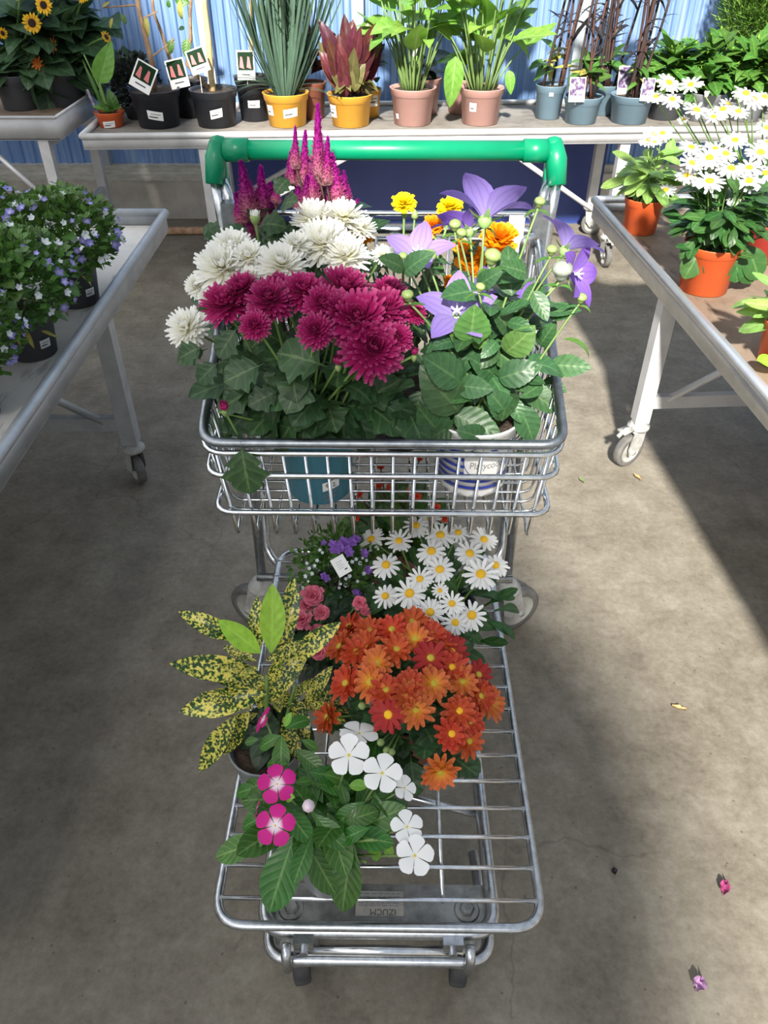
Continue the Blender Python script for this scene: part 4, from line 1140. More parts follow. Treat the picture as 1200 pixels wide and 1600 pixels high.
for px, py, r, y, w in ((843, 317, 9, 1.09, 0), (670, 403, 13, 1.10, 0), (769, 403, 14, 1.08, 0), (637, 463, 10, 1.03, 0), (750, 450, 8, 1.02, 0), (711, 353, 10, 1.14, 0), (721, 366, 9, 1.13, 0), (908, 467, 9, 1.06, 0), (760, 347, 8, 1.14, 0), (790, 452, 8, 1.14, 0), (630, 402, 8, 1.10, 0), (862, 392, 9, 1.07, 0), (878, 425, 17, 1.06, 1)):
    p = Py(px, py, y); R = msize(r, p); n = V((P.r.uniform(-.2, .25), -.1, 1)).normalized()
    P.flower('balloon_w' if w else 'balloon', p, n, R, name='bud')
    P.stem(P.soil_top + V((P.r.uniform(-.04, .04), P.r.uniform(-.04, .04), 0)), p - n * R * .85, .0023, V((0, 0, .02)) + (p - P.soil_top) * .08, 'stem_pale')
    for s in (-1, 1): P.leaf('thin', p - n * R * 1.4, p - n * R * 1.2 + V((s * .022, -.01, .006)))
def lv(P, kind, scale, ox, oy, data, Y, up=(0, -.75, .65), wf=1.0, dy=.014):
    for k, (a, b_, c, d) in enumerate(data):
        y = Y + ((k * 3) % 5 - 2) * .007
        P.leaf(kind, Py(ox + a / scale, oy + b_ / scale, y + dy), Py(ox + c / scale, oy + d / scale, y - dy), wf, V(up) + V((P.r.uniform(-.2, .2), 0, P.r.uniform(-.2, .2))), P.r.choice((0, 1)))
lv(P, 'platy', 3.0, 560, 240, [(500, 1060, 325, 955), (460, 1075, 615, 1105), (660, 1060, 830, 1005), (720, 840, 645, 735), (860, 1080, 770, 1135), (820, 645, 885, 775), (560, 620, 640, 560), (210, 540, 140, 480), (215, 560, 305, 460), (660, 920, 560, 990), (650, 880, 590, 940), (790, 560, 690, 520), (700, 790, 800, 800), (540, 1010, 450, 905), (640, 1040, 540, 960)], 1.03)
lv(P, 'platy', 3.0, 560, 240, [(900, 990, 1080, 1000), (870, 1060, 970, 1110), (890, 750, 1010, 740), (870, 620, 770, 690), (850, 900, 900, 820)], 1.08)
lv(P, 'platy_young', 3.0, 560, 240, [(525, 880, 545, 735), (525, 880, 590, 850), (690, 930, 815, 850), (530, 870, 445, 855)], 1.02, (0, -1, .3), 1.25)
lv(P, 'platy', 3.33, 560, 560, [(520, 275, 360, 95), (500, 290, 730, 395), (780, 300, 720, 200), (840, 250, 930, 445), (490, 345, 330, 445), (530, 120, 365, 5), (730, 105, 925, 45), (510, 140, 685, 160), (330, 170, 270, 350), (450, 420, 330, 280), (660, 420, 560, 380), (800, 210, 850, 330), (590, 420, 700, 440)], 1.005, (0, -.9, .5), 1.12)
P.leaf('thin', Py(880, 530, 1.08), Py(955, 531, 1.06), .8, V((0, -.2, 1)))
P.foliage('platy', 75, (.155, 1.08, .85), (.13, .09, .14), (.045, .075), .15, -1, (.3, 1), keep=lambda p: p.y > 1.0)

# ================================================================== LOWER SHELF
# ---- vinca
P = Plant('vinca', 'periwinkle with magenta and white flowers in a grey pot on the cart shelf', 'potted plant', (-.078, .535, LZ))
P.pot(.050, .037, .095, 'pot_grey', band=.015, label='small grey plastic pot')
for px, py, r, z, kind, n, sp in ((545, 1180, 30, .505, 'vinca_w', (.0, -.35, .95), .3), (561, 1146, 28, .50, 'vinca_w', (.1, .3, .9), .9), (597, 1208, 29, .50, 'vinca_w', (.1, -.25, .95), .1), (636, 1292, 24, .46, 'vinca_w', (.15, -.2, .95), .5), (648, 1337, 28, .455, 'vinca_w', (.15, -.35, .9), .2), (632, 1231, 19, .48, 'vinca_w', (.5, -.2, .8), .2), (433, 1225, 28, .50, 'vinca_p', (-.05, -.3, .95), .5), (430, 1290, 29, .49, 'vinca_p', (-.05, -.4, .9), .2), (412, 1124, 20, .51, 'vinca_p', (-.75, .1, .5), .3), (402, 1265, 14, .47, 'vinca_p', (-.8, .1, .3), .2)):
    p = Pz(px, py, z); R = msize(r, p)
    P.petals(kind, p, V(n), R, 5, None, sp, jit=.06)
    P.stem(P.soil_top + V((P.r.uniform(-.02, .02), P.r.uniform(-.02, .02), 0)), p - V(n).normalized() * .003, .0022, (p - P.soil_top) * .05, 'stem_pale')
p = Pz(482, 1258, .49); b = MB(); b.lathe([(0, -1), (.35, -.5), (.5, .3), (.3, .9), (0, 1.1)], 8); P.add('bud', b.mesh('pale_bud', M('bud_pink', (.75, .6, .68), .5)), facing(p, V((.1, -.6, .6)), .017), None, 'pale pink bud'); P.stem(P.soil_top, p, .002)
def lz(P, kind, scale, ox, oy, data, wf=1.0, up=(0, -.25, 1)):
    for k, (a, b_, zb, c, d, zt) in enumerate(data):
        P.leaf(kind, Pz(ox + a / scale, oy + b_ / scale, zb), Pz(ox + c / scale, oy + d / scale, zt), wf, V(up) + V((P.r.uniform(-.2, .2), P.r.uniform(-.2, .2), 0)), P.r.choice((0, 1)))
lz(P, 'vinca', 2.069, 300, 1180, [(335, 250, .46, 245, 505, .40), (365, 275, .45, 465, 445, .41), (520, 280, .45, 480, 505, .39), (245, 275, .45, 75, 320, .43), (295, 165, .47, 385, 275, .46), (395, 190, .47, 490, 300, .45), (575, 235, .46, 465, 270, .46), (215, 105, .46, 125, 120, .45), (555, 150, .47, 455, 230, .46), (575, 120, .47, 690, 200, .45), (400, 290, .43, 440, 460, .38), (240, 200, .45, 145, 225, .44), (230, 280, .44, 190, 330, .42), (590, 120, .47, 610, 235, .45), (420, 60, .48, 500, 75, .47), (310, 30, .49, 240, 20, .47), (480, 90, .47, 500, 160, .46), (330, 90, .48, 390, 80, .47), (640, 140, .46, 655, 60, .46)], 1.05)
lz(P, 'vinca', 3.33, 260, 900, [(600, 830, .50, 592, 1020, .48), (598, 830, .50, 462, 885, .49), (620, 795, .50, 755, 715, .50), (670, 900, .48, 805, 1010, .47), (740, 1020, .47, 930, 1045, .47), (770, 1080, .46, 955, 1100, .46), (1030, 740, .47, 1000, 860, .48), (1120, 770, .46, 1075, 930, .47), (480, 850, .49, 405, 865, .48), (700, 850, .49, 790, 900, .48), (520, 1080, .47, 340, 1110, .45), (620, 1160, .47, 480, 1190, .47)], 1.1)
lz(P, 'vinca_young', 2.069, 300, 1180, [(570, 100, .485, 510, 95, .485), (640, 265, .44, 575, 265, .44), (610, 280, .44, 570, 345, .42), (620, 290, .44, 655, 330, .43), (305, 150, .49, 325, 130, .50)], 1.3)
lz(P, 'vinca_young', 3.33, 260, 900, [(615, 785, .51, 645, 715, .53), (600, 1140, .49, 660, 1150, .50)], .9)
P.foliage('vinca', 42, (-.078, .55, .435), (.10, .085, .05), (.055, .085), .05, -.5, (.35, .95))
for k in range(9):
    a = P.r.random() * 6.28; P.stem(P.soil_top, P.soil_top + V((.08 * math.cos(a), .06 * math.sin(a), P.r.uniform(.03, .08))), .0026, mat='stem_pale')

# ---- aucuba
P = Plant('aucuba', 'spotted aucuba with yellow speckled leaves on the left edge of the cart shelf', 'potted plant', (-.178, .680, LZ))
P.pot(.055, .042, .105, 'pot_grey', band=.015, label='grey plastic pot')
ap = V((-.165, .70, .545))
apx = (410, 1015)
P.stem(P.soil_top, ap, .004, mat='stem_green'); P.stem(P.soil_top + V((.02, .01, 0)), V((-.13, .72, .50)), .0035, mat='stem_green')
def az(kind, data, wf):
    for (a, b_, yb, c, d, yt) in data:
        P.leaf(kind, Py(260 + a / 3.33, 900 + b_ / 3.33, yb), Py(260 + c / 3.33, 900 + d / 3.33, yt), wf, V((P.r.uniform(-.5, .5), P.r.uniform(-.8, -.3), .8)), P.r.choice((0, 0, 1)))
az('aucuba_lime', [(545, 400, .70, 560, 70, .74), (490, 400, .70, 285, 240, .70)], 1.15)
az('aucuba', [(380, 330, .70, 80, 195, .70), (480, 390, .71, 455, 130, .74), (590, 370, .72, 675, 40, .76), (480, 500, .70, 45, 460, .68), (470, 440, .71, 290, 365, .72), (520, 610, .69, 55, 705, .66), (370, 730, .68, 168, 1010, .64), (520, 440, .70, 715, 340, .72), (545, 650, .70, 690, 430, .72), (610, 450, .72, 890, 255, .74), (720, 670, .72, 850, 480, .74), (520, 560, .70, 250, 530, .68), (500, 520, .70, 300, 470, .69), (540, 560, .69, 600, 420, .69), (430, 640, .69, 190, 620, .67), (430, 700, .69, 300, 930, .66), (480, 690, .70, 520, 560, .70), (640, 640, .72, 760, 540, .74), (560, 430, .71, 660, 300, .74), (480, 470, .70, 380, 520, .68)], .92)
P.foliage('dark', 16, (-.17, .69, .43), (.06, .05, .03), (.05, .07), .0, -.6, (.3, 1))
P.foliage('aucuba', 14, (-.15, .72, .45), (.09, .07, .06), (.06, .085), .1, -.6, (.4, 1), wf=.9)

# ---- orange chrysanthemum
P = Plant('chrysanthemum', 'bushy rust orange chrysanthemum in the middle of the cart shelf', 'potted plant', (.042, .750, LZ))
P.pot(.060, .046, .105, 'pot_brown')
cO, rO = V((.038, .745, .445)), (.145, .155, .115)
oms = [(290, 290, 0), (235, 440, 0), (350, 435, 1), (385, 345, 1), (350, 190, 0), (455, 185, 0), (550, 150, 0), (565, 230, 1), (640, 215, 0), (640, 320, 2), (540, 445, 0), (655, 440, 1), (570, 565, 1), (437, 590, 2), (740, 290, 2), (740, 365, 0), (775, 572, 0), (740, 680, 0), (825, 715, 0), (870, 400, 2), (880, 500, 0), (925, 530, 1), (790, 430, 1), (205, 265, 0), (250, 170, 0), (145, 600, 0), (685, 868, 1), (430, 470, 0), (525, 495, 0), (690, 250, 0), (480, 280, 0), (330, 260, 0), (830, 620, 0)]
for i, (zx, zy, k) in enumerate(oms):
    px, py = 460 + zx / 3, 920 + zy / 3
    p, n = on_dome(px, py, cO, rO)
    n = (n * .75 + tocam(p) * .25 + V((P.r.uniform(-.25, .25), P.r.uniform(-.25, .1), .15))).normalized()
    if zy > 860: n = V((.1, -.8, .25)).normalized()
    if zx == 145: n = V((-.7, -.2, .5)).normalized()
    R = msize(P.r.uniform(29, 34), p)
    P.flower(('om%d', 'oml%d', 'omr%d')[k] % (i % 3), p - n * .004, n, R, 'om_center_y' if zx in (775, 740, 437) else 'om_center')
    P.stem(P.soil_top + V((P.r.uniform(-.03, .03), P.r.uniform(-.03, .03), -.003)), p - n * .005, .002, (p - P.soil_top) * .1)
P.foliage('mum', 120, (.038, .745, .435), (.135, .145, .10), (.035, .06), .1, -.7, (.5, .95))
for px, py in ((566, 1103), (595, 1160), (612, 1175), (604, 1172)):
    p, n = on_dome(px, py, cO, rO); P.flower('bud', p, n, .007, name='bud'); P.stem(P.soil_top, p, .0018)

# ---- daisy on the shelf
P = Plant('marguerite_daisy', 'white daisy with yellow centres on the cart shelf below the basket', 'potted plant', (.100, .960, LZ))
P.pot(.065, .050, .11, 'pot_charcoal')
cD, rD = V((.100, .960, .455)), (.15, .15, .095)
for i, (zx, zy, r) in enumerate([(500, 157, 24), (608, 163, 22), (675, 103, 23), (770, 140, 25), (730, 78, 20), (735, 203, 26), (885, 212, 25), (940, 158, 23), (985, 258, 23), (768, 275, 25), (928, 293, 29), (558, 257, 25), (650, 368, 28), (768, 357, 14), (555, 378, 22), (730, 442, 25), (815, 408, 21), (893, 453, 27), (828, 482, 22), (690, 312, 22), (840, 130, 20)]):
    p, n = on_dome(380 + zx / 2.5, 780 + zy / 2.5, cD, rD)
    n = (n * .35 + tocam(p) * .45 + V((P.r.uniform(-.15, .15), 0, .35))).normalized()
    R = msize(r, p)
    P.flower('daisy%d' % (i % 3), p, n, R, 'daisy_center')
    P.stem(P.soil_top + V((P.r.uniform(-.03, .03), P.r.uniform(-.03, .03), -.003)), p - n * .004, .002, (p - P.soil_top) * .08)
P.foliage('daisy', 130, (.10, .96, .42), (.125, .125, .085), (.045, .075), .3, -.5, (.4, 1), wf=1.3)

# ---- small bellflower with label card
P = Plant('bellflower', 'small violet bellflower with a white label card at the back of the shelf', 'potted plant', (-.085, 1.035, LZ))
P.pot(.052, .040, .09, 'pot_charcoal')
P.leaf_mass(900, (-.085, 1.03, .44), (.085, .085, .085), (.010, .018), 'lf_campanula', .35, zmin=-.8)
P.foliage('thin', 70, (-.085, 1.03, .44), (.085, .085, .085), (.025, .04), .6, -.6, (.5, 1), wf=1.4)
for zx, zy in [(700, 250), (725, 270), (755, 255), (770, 285), (810, 250), (845, 225), (870, 205), (890, 215), (820, 290), (800, 235), (735, 300), (700, 295), (860, 240), (780, 230), (630, 245), (635, 500), (650, 515), (900, 640), (880, 620), (970, 450), (945, 320), (1090, 540), (830, 320)]:
    p, n = on_dome(380 + zx / 5, 800 + zy / 5, V((-.085, 1.03, .445)), (.09, .09, .09))
    P.flower('violet', p, (n + V((0, -.4, .4))).normalized(), msize(P.r.uniform(6, 9), p))
for zx, zy in [(880, 370), (910, 400), (850, 390), (930, 360), (960, 380), (760, 560), (800, 570), (750, 590), (830, 500), (500, 400), (520, 440), (540, 480), (560, 420), (490, 500), (600, 300), (620, 320), (470, 590), (1050, 600), (1010, 560), (760, 660), (800, 520), (580, 380), (510, 540), (890, 540), (940, 480)]:
    p, n = on_dome(380 + zx / 5, 800 + zy / 5, V((-.085, 1.03, .445)), (.085, .085, .085))
    P.flower('bell_pale', p, (n + V((0, -.4, .4))).normalized(), msize(P.r.uniform(3, 4.5), p))
p = Py(533, 884, .955)
b = MB(); b.box((-.5, -.68, -.015), (.5, .68, .015)); 
mc = facing(p, tocam(p) + V((0, 0, .25)), .0245); mc = mc @ Matrix.Rotation(.55, 4, 'Z')
cd = P.add('label_card', b.mesh('label_card', 'card_white', False), mc, None, 'white plant label card')
for k in range(4):
    b = MB(); b.box((-.25, .30 - k * .16, .016), (.22 - .1 * (k % 2), .33 - k * .16, .02)); link('print', b.mesh('print', 'ink_grey', False), cd)
b = MB(); b.box((.10, -.40, .016), (.30, -.30, .02)); link('print', b.mesh('print', 'card_ink', False), cd)
P.stem(P.soil_top, p - V((0, -.004, .01)), .0018, mat='card_white', name='label_stick')

# ---- pink
P = Plant('carnation', 'pink carnation between the spotted aucuba and the white daisy', 'potted plant', (-.115, .890, LZ))
P.pot(.050, .039, .09, 'pot_charcoal')
for px, py, r, z in ((489, 931, 20, .505), (471, 968, 18, .49), (503, 957, 15, .49), (562, 941, 13, .49), (570, 955, 9, .48), (497, 988, 15, .47), (510, 1003, 16, .47), (498, 1019, 16, .46), (478, 945, 13, .49), (558, 970, 9, .47)):
    p = Pz(px, py, z); R = msize(r, p); n = V((P.r.uniform(-.3, .2), -.35, .8)).normalized()
    P.flower('pink', p, n, R); P.stem(P.soil_top, p - n * .004, .0022, (p - P.soil_top) * .1)
P.foliage('dark', 60, (-.10, .90, .43), (.10, .07, .06), (.04, .065), .2, -.7, (.3, 1), wf=.7)
P.foliage('daisy', 26, (-.08, .91, .44), (.09, .06, .055), (.05, .07), .4, -.5, (.3, 1), wf=.9)

# ---- begonia
P = Plant('begonia', 'green begonia with small red flowers under the wire basket', 'potted plant', (.015, 1.160, LZ))
P.pot(.060, .047, .10, 'pot_brown')
P.foliage('begonia', 80, (.025, 1.165, .44), (.11, .07, .08), (.05, .085), .2, -.8, (.35, 1))
for px, py in ((562, 774), (595, 733), (592, 760), (655, 720), (610, 763), (681, 793), (640, 768), (558, 808), (652, 776), (694, 810)):
    p, n = on_dome(px, py, V((.025, 1.165, .45)), (.12, .075, .09)); P.flower('begonia', p, (n + V((0, -.4, .3))).normalized(), msize(8, p)); P.stem(P.soil_top, p, .002, mat='stem_rust')

# ================================================================== RIGHT BENCH: DAISIES
TZ = TH - .05
def daisy_plant(label, base, pot, matp, fl, lk, fc, fr, nl, ls, group=None, stem_to=None, extra=None):
    P = Plant('marguerite_daisy', label, 'potted plant', base); P.pot(*pot, matp)
    for i, (px, py, r, y) in enumerate(fl):
        p = Py(px, py, y); R = msize(r, p); n = (V((P.r.uniform(-.25, .2), -.35 + P.r.uniform(-.15, .1), .9))).normalized()
        P.flower('daisy%d' % (i % 3), p, n, R, 'daisy_center')
        P.stem(P.soil_top + V((P.r.uniform(-.02, .02), P.r.uniform(-.02, .02), -.003)), p - n * .005, .0022, V(((p.x - P.soil_top.x) * .2, 0, .03)))
    P.foliage(lk, nl, fc, fr, ls, .3, -.8, (.35, 1), wf=1.25)
    return P
def z6(q, r, y): return [(980 + a / 5.4545, 60 + b_ / 5.4545, rr if rr else r, y + dy) for a, b_, rr, dy in q]
p = Pz(1107, 463, TZ); p.y += .05
P = daisy_plant('large white daisy in an orange pot with long hanging leaves on the right bench', p, (.075, .062, .125), 'pot_orange',
    z6([(545, 930, 0, .03), (750, 945, 0, .04), (840, 985, 0, .02), (700, 1020, 24, 0), (550, 1065, 0, 0), (885, 1110, 24, -.03), (700, 1220, 26, -.05), (1040, 1105, 0, 0), (1040, 1215, 22, -.03), (920, 870, 0, .05), (505, 1170, 18, 0), (570, 1185, 16, .02)], 21, p.y + .0),
    'daisy', p + V((.0, .0, .20)), (.12, .11, .11), 190, (.06, .10))
for dx, ln in ((-.05, .09), (-.01, .08), (.045, .11), (.075, .12), (.02, .07), (.085, .10)):
    q = P.soil_top + V((dx, -.055 + abs(dx) * .2, .01)); P.leaf('daisy', q + V((-dx * .3, .03, .02)), q + V((dx * .5, -.035, -ln * .6)), 2.2, V((0, -1, .6)), 1)
p1 = Pz(1003, 368, TZ); p1.y += .04
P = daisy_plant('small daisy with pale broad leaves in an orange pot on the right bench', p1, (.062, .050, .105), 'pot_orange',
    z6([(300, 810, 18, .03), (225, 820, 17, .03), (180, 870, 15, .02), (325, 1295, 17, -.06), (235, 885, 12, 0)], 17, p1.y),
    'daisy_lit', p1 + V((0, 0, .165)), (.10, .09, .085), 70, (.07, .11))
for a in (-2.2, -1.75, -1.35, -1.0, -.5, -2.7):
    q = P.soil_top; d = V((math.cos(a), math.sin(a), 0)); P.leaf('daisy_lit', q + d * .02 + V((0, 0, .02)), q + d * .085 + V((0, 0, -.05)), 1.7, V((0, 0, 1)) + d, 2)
p2 = Pz(1192, 430, TZ); p2.y += .12; p2.x += .03
P = daisy_plant('tall daisy in a dark red pot behind the large orange-potted daisy', p2, (.065, .052, .11), 'pot_red',
    z6([(355, 380, 22, -.1), (540, 398, 20, -.1), (385, 520, 18, -.15), (245, 498, 17, -.1), (590, 615, 23, -.12), (815, 605, 20, -.08), (945, 625, 19, -.08), (735, 672, 18, -.1), (1010, 470, 21, -.05), (1075, 520, 22, -.05), (860, 560, 15, -.02), (1170, 500, 18, 0), (480, 690, 10, -.1), (1135, 975, 24, -.12), (1195, 890, 18, -.08), (1180, 1150, 20, -.1), (1190, 765, 18, 0)], 19, p2.y),
    'daisy', p2 + V((-.03, .0, .20)), (.11, .09, .10), 110, (.06, .10))
for zx, zy in ((670, 500), (935, 500)):
    q = Py(980 + zx / 5.4545, 60 + zy / 5.4545, p2.y - .08); P.flower('mum_white_bud', q, V((0, 0, 1)), .009, name='bud'); P.stem(P.soil_top, q, .0022, V((0, 0, .03)))
p3 = Pz(1203, 575, TZ); p3.x += .035; p3.y += .03
P = Plant('potted_perennial', 'young perennial with narrow pale leaves in an orange pot, right bench', 'potted plant', p3)
P.pot(.062, .050, .10, 'pot_orange')
P.foliage('daisy_lit', 34, P.soil_top + V((0, 0, .05)), (.09, .07, .05), (.07, .12), .3, -.4, (.3, 1))
for d in ((-.09, -.03, -.05), (-.10, .04, .05), (-.11, .0, .03)): P.leaf('daisy_lit', P.soil_top, P.soil_top + V(d), 1.2)
P.leaf('aucuba_lime', Py(1220, 570, p3.y - .06), Py(1186, 562, p3.y - .08), 2.0)

# ================================================================== LEFT BENCH: BELLFLOWERS
spots = [(-.80, 1.92, 1), (-.815, 1.63, 1), (-.84, 1.35, 1), (-1.02, 1.96, 0), (-1.05, 1.68, 0), (-1.08, 1.40, 0), (-1.25, 1.99, 0), (-1.30, 1.71, 0)]
labs = ['bushy blue bellflower at the far aisle corner of its group on the left bench', 'blue bellflower with dried stems in the middle of the aisle row on the left bench', 'blue bellflower in a grey pot at the near end of the aisle row']
for i, (x, y, front) in enumerate(spots):
    P = Plant('bellflower', labs[i] if front else 'dense blue and white bellflower behind the aisle row on the left bench', 'potted plant', (x, y, TZ), None if front else 'bellflowers massed on the left bench')
    P.pot(.068, .052, .11, 'pot_charcoal')
    c = V((x, y, TZ + .175)); R = (.13, .145, .10)
    P.leaf_mass(1500, c, R, (.014, .026), 'lf_campanula', .4, (.3, 1.05), zmin=-.75)
    P.foliage('campanula', 60, c, R, (.025, .045), .3, -.6, (.75, 1.05))
    P.foliage('campanula', 10, c - V((0, 0, .07)), (.10, .11, .06), (.03, .05), -.2, -.9, (.7, 1.05))
    if front:
        P.foliage('yellowing', 8, c - V((0, .03, .08)), (.10, .10, .04), (.03, .05), -.3, -.9, (.7, 1.05))
        P.sticker(-.6, .03, .03, .05)
    for k in range(88):
        a = P.r.random() * 6.283; z = P.r.uniform(-.5, 1); h = math.sqrt(1 - z * z)
        u = V((h * math.cos(a), h * math.sin(a), z))
        p = c + V((u.x * R[0], u.y * R[1], u.z * R[2])) * P.r.uniform(.98, 1.10)
        P.flower('bell' if P.r.random() < .55 else 'bell_pale', p, (u + V((P.r.uniform(-.5, .5), -.4, .4))).normalized(), P.r.uniform(.007, .014))
    for k in range(30):
        a = P.r.random() * 6.283; q = P.r.random() ** .5; t0 = c + V((R[0] * q * math.cos(a), R[1] * q * math.sin(a), R[2] * math.sqrt(max(0, 1 - q * q)) - .01)); t1 = t0 + V((P.r.uniform(-.012, .012), P.r.uniform(-.012, .012), P.r.uniform(.018, .04)))
        P.stem(t0, t1, .0014, mat='stem_pale', n=2, sides=4)
        for j in (-1, 1): P.leaf('campanula', t0.lerp(t1, .6), t0.lerp(t1, .6) + V((j * .012, P.r.uniform(-.01, .01), .012)))
    for k in range(8):
        a = P.r.random() * 6.28; P.stem(P.soil_top, c + V((.08 * math.cos(a), .08 * math.sin(a), 0)), .0018)

# ================================================================== BACK BENCH
def bp(cx, by, wtop, hpx, dy=0):
    p = Pz(cx, by, BACK_TRAY); rt = msize(wtop, p) / 2; rb = rt * .8
    h = Py(cx, by - hpx, p.y).z - BACK_TRAY
    p.y += rb + dy
    return p, rt, rb, h
def back(name, label, cx, by, w, h, mat, dy=0, band=.03, group=None):
    p, rt, rb, hh = bp(cx, by, w, h, dy)
    P = Plant(name, label, 'potted plant', p, group); P.pot(rt, rb, hh, mat, band); P.c = p; return P
P = back('potted_bulb', 'small orange pot with one upright broad leaf at the end of the back bench', 169, 202, 46, 24, 'pot_orange', .01, .02)
P.sticker(-PI / 2 + .1, .06, .004, .03, .004)
yy = P.c.y
for b0, t0, wf in (((155, 130), (172, 68), 1.0), ((158, 160), (128, 95), .4), ((160, 170), (143, 120), .5)):
    P.leaf('calla' if wf == 1 else 'thin', Py(*b0, yy), Py(*t0, yy), wf, V((.2, -1, .2)), 0)
P.stem(P.soil_top, Py(155, 128, yy), .006, mat='stem_pale'); P.stem(P.soil_top + V((.01, 0, 0)), Py(131, 85, yy), .004, mat='stem_green')
for k in range(6): P.leaf('hydra', P.soil_top + V((.01 * k - .02, 0, .01)), P.soil_top + V((.05 * math.cos(k * 1.1), .04 * math.sin(k * 1.1) - .02, .05 + .02 * (k % 3))))
b = MB(); b.box((-.006, -.001, 0), (.006, .001, .11)); P.add('label_stick', b.mesh('label_stick', 'card_mauve', False), Matrix.Translation(P.soil_top + V((-.05, 0, -.01))) @ Matrix.Rotation(-.25, 4, 'Y'))
P = back('dark_groundcover', 'low dark-leaved bush beside the black pots on the back bench', 200, 200, 46, 22, 'pot_black', .15)
P.leaf_mass(1300, P.soil_top + V((0, 0, .10)), (.12, .09, .12), (.016, .03), M('lf_dark_mass', (.022, .030, .024), .6, var=0, col2=(.05, .06, .045), nscale=30), .45)
P.foliage('dark', 40, P.soil_top + V((0, 0, .10)), (.13, .09, .13), (.03, .05), .2, -.8, (.8, 1.05))
def card(P, px, py, wpx, hpx, tilt, y, kind=0):
    p = Py(px, py, y); w = msize(wpx, p) / 2; h = msize(hpx, p) / 2
    b = MB(); b.box((-w, -h, -.001), (w, h, .001))
    m = facing(p, V((0, -1, .25)), 1); m = m @ Matrix.Rotation(-PI / 2 * 0 + tilt, 4, 'Z')
    # orient so that local y points up
    n = V((0, -1, .25)).normalized(); x = V((1, 0, 0)); yv = n.cross(x); m = Matrix((x, yv, n)).transposed().to_4x4() @ Matrix.Rotation(tilt, 4, 'Z'); m.translation = p
    c = P.add('label_card', b.mesh('label_card', 'card_white', False), m, None, 'picture label card')
    if kind == 0:
        b = MB(); b.box((-w * .86, -h * .35, .001), (w * .86, h * .9, .0016)); link('picture', b.mesh('picture', 'card_green', False), c)
        for sx in (-.45, .35):
            b = MB(); b.face([V((w * (sx - .25), h * -.15, .0022)), V((w * (sx + .25), h * -.25, .0022)), V((w * (sx + .1), h * .55, .0022)), V((w * (sx - .1), h * .6, .0022))]); link('picture_print', b.mesh('picture_print', 'card_pink', False), c)
        b = MB(); b.box((-w * .5, -h * .68, .001), (w * .5, -h * .58, .0016)); link('print', b.mesh('print', 'card_ink', False), c)
    else:
        b = MB(); b.box((-w * .9, -h * .5, .001), (w * .9, h * .92, .0016)); link('picture', b.mesh('picture', 'card_mauve', False), c)
    P.stem(V((p.x, p.y + .004, P.soil_top.z - .01)), p - V((0, -.004, h * .8)), .002, mat='card_white', name='label_stick')
def woody(P, path, r, mat='wood_stem', twigs=(), lvs=()):
    y = P.c.y
    pts = [P.soil_top + V((0, 0, -.01))] + [Py(a, b_, y) for a, b_ in path]
    b = MB(); b.tube([p - P.base for p in pts], [r * (1 - .35 * i / (len(pts) - 1)) for i in range(len(pts))], 8); link('trunk', b.mesh('trunk', mat), P.root)
    for a, b_, c, d in twigs: P.stem(Py(a, b_, y), Py(c, d, y), .004, mat='wood_stem', name='twig')
    for a, b_, c, d, k in lvs: P.leaf(k, Py(a, b_, y), Py(c, d, y - .02), 1.1, V((0, -1, .3)))
top = lambda x: (x, -40)
P = back('rose_sapling', 'thin bare sapling in a black pot beside the dark bush', 243, 203, 78, 58, 'pot_black')
woody(P, [(238, 100), (228, 60), (218, 20), (208, -50)], .013, twigs=[(214, 8, 160, 12), (236, 90, 262, 70), (222, 30, 246, 18)], lvs=[(228, 25, 230, 58, 'yellowing'), (190, 22, 196, 36, 'hydra'), (160, 10, 170, 3, 'yellowing'), (176, 28, 168, 45, 'yellowing')])
card(P, 224, 120, 34, 40, -.5, P.c.y - .1); P.sticker(-PI / 2 + .12, .075, .04, .075, -.012)
P = back('rose_sapling', 'thin forked sapling in a black pot set back between two others', 288, 196, 62, 60, 'pot_black', .13)
woody(P, [(265, 92), (252, 50), (240, 20), (232, -50)], .009, twigs=[(262, 80, 272, 60)], lvs=[(262, 85, 268, 62, 'hydra'), (296, 5, 268, -5, 'hydra'), (264, 12, 262, 2, 'hydra')])
card(P, 277, 115, 30, 40, .2, P.c.y - .13)
P = back('rose_sapling', 'sapling with a thick bamboo cane in a black pot on the back bench', 335, 202, 74, 58, 'pot_black')
woody(P, [(330, 120), (326, 60), (320, 10), (316, -50)], .014, 'bamboo')
woody(P, [(292, 100), (298, 60), (297, 20), (302, -50)], .009, lvs=[(281, 0, 280, 36, 'yellowing'), (293, 60, 289, 88, 'hydra'), (288, 42, 280, 46, 'dark')])
card(P, 309, 95, 30, 34, .3, P.c.y - .09); P.sticker(-PI / 2 + .2, .06, .045, .08, .01)
P = back('rose_sapling', 'black pot with a picture label and dry twig next to the blue grass', 392, 200, 58, 70, 'pot_black', .11)
woody(P, [(392, 118), (393, 60), (392, 10), (393, -50)], .010, 'bamboo', twigs=[(372, 136, 408, 118)], lvs=[])
card(P, 384, 102, 28, 40, 0, P.c.y - .09); P.sticker(-PI / 2 + .1, .06, .06, .09)
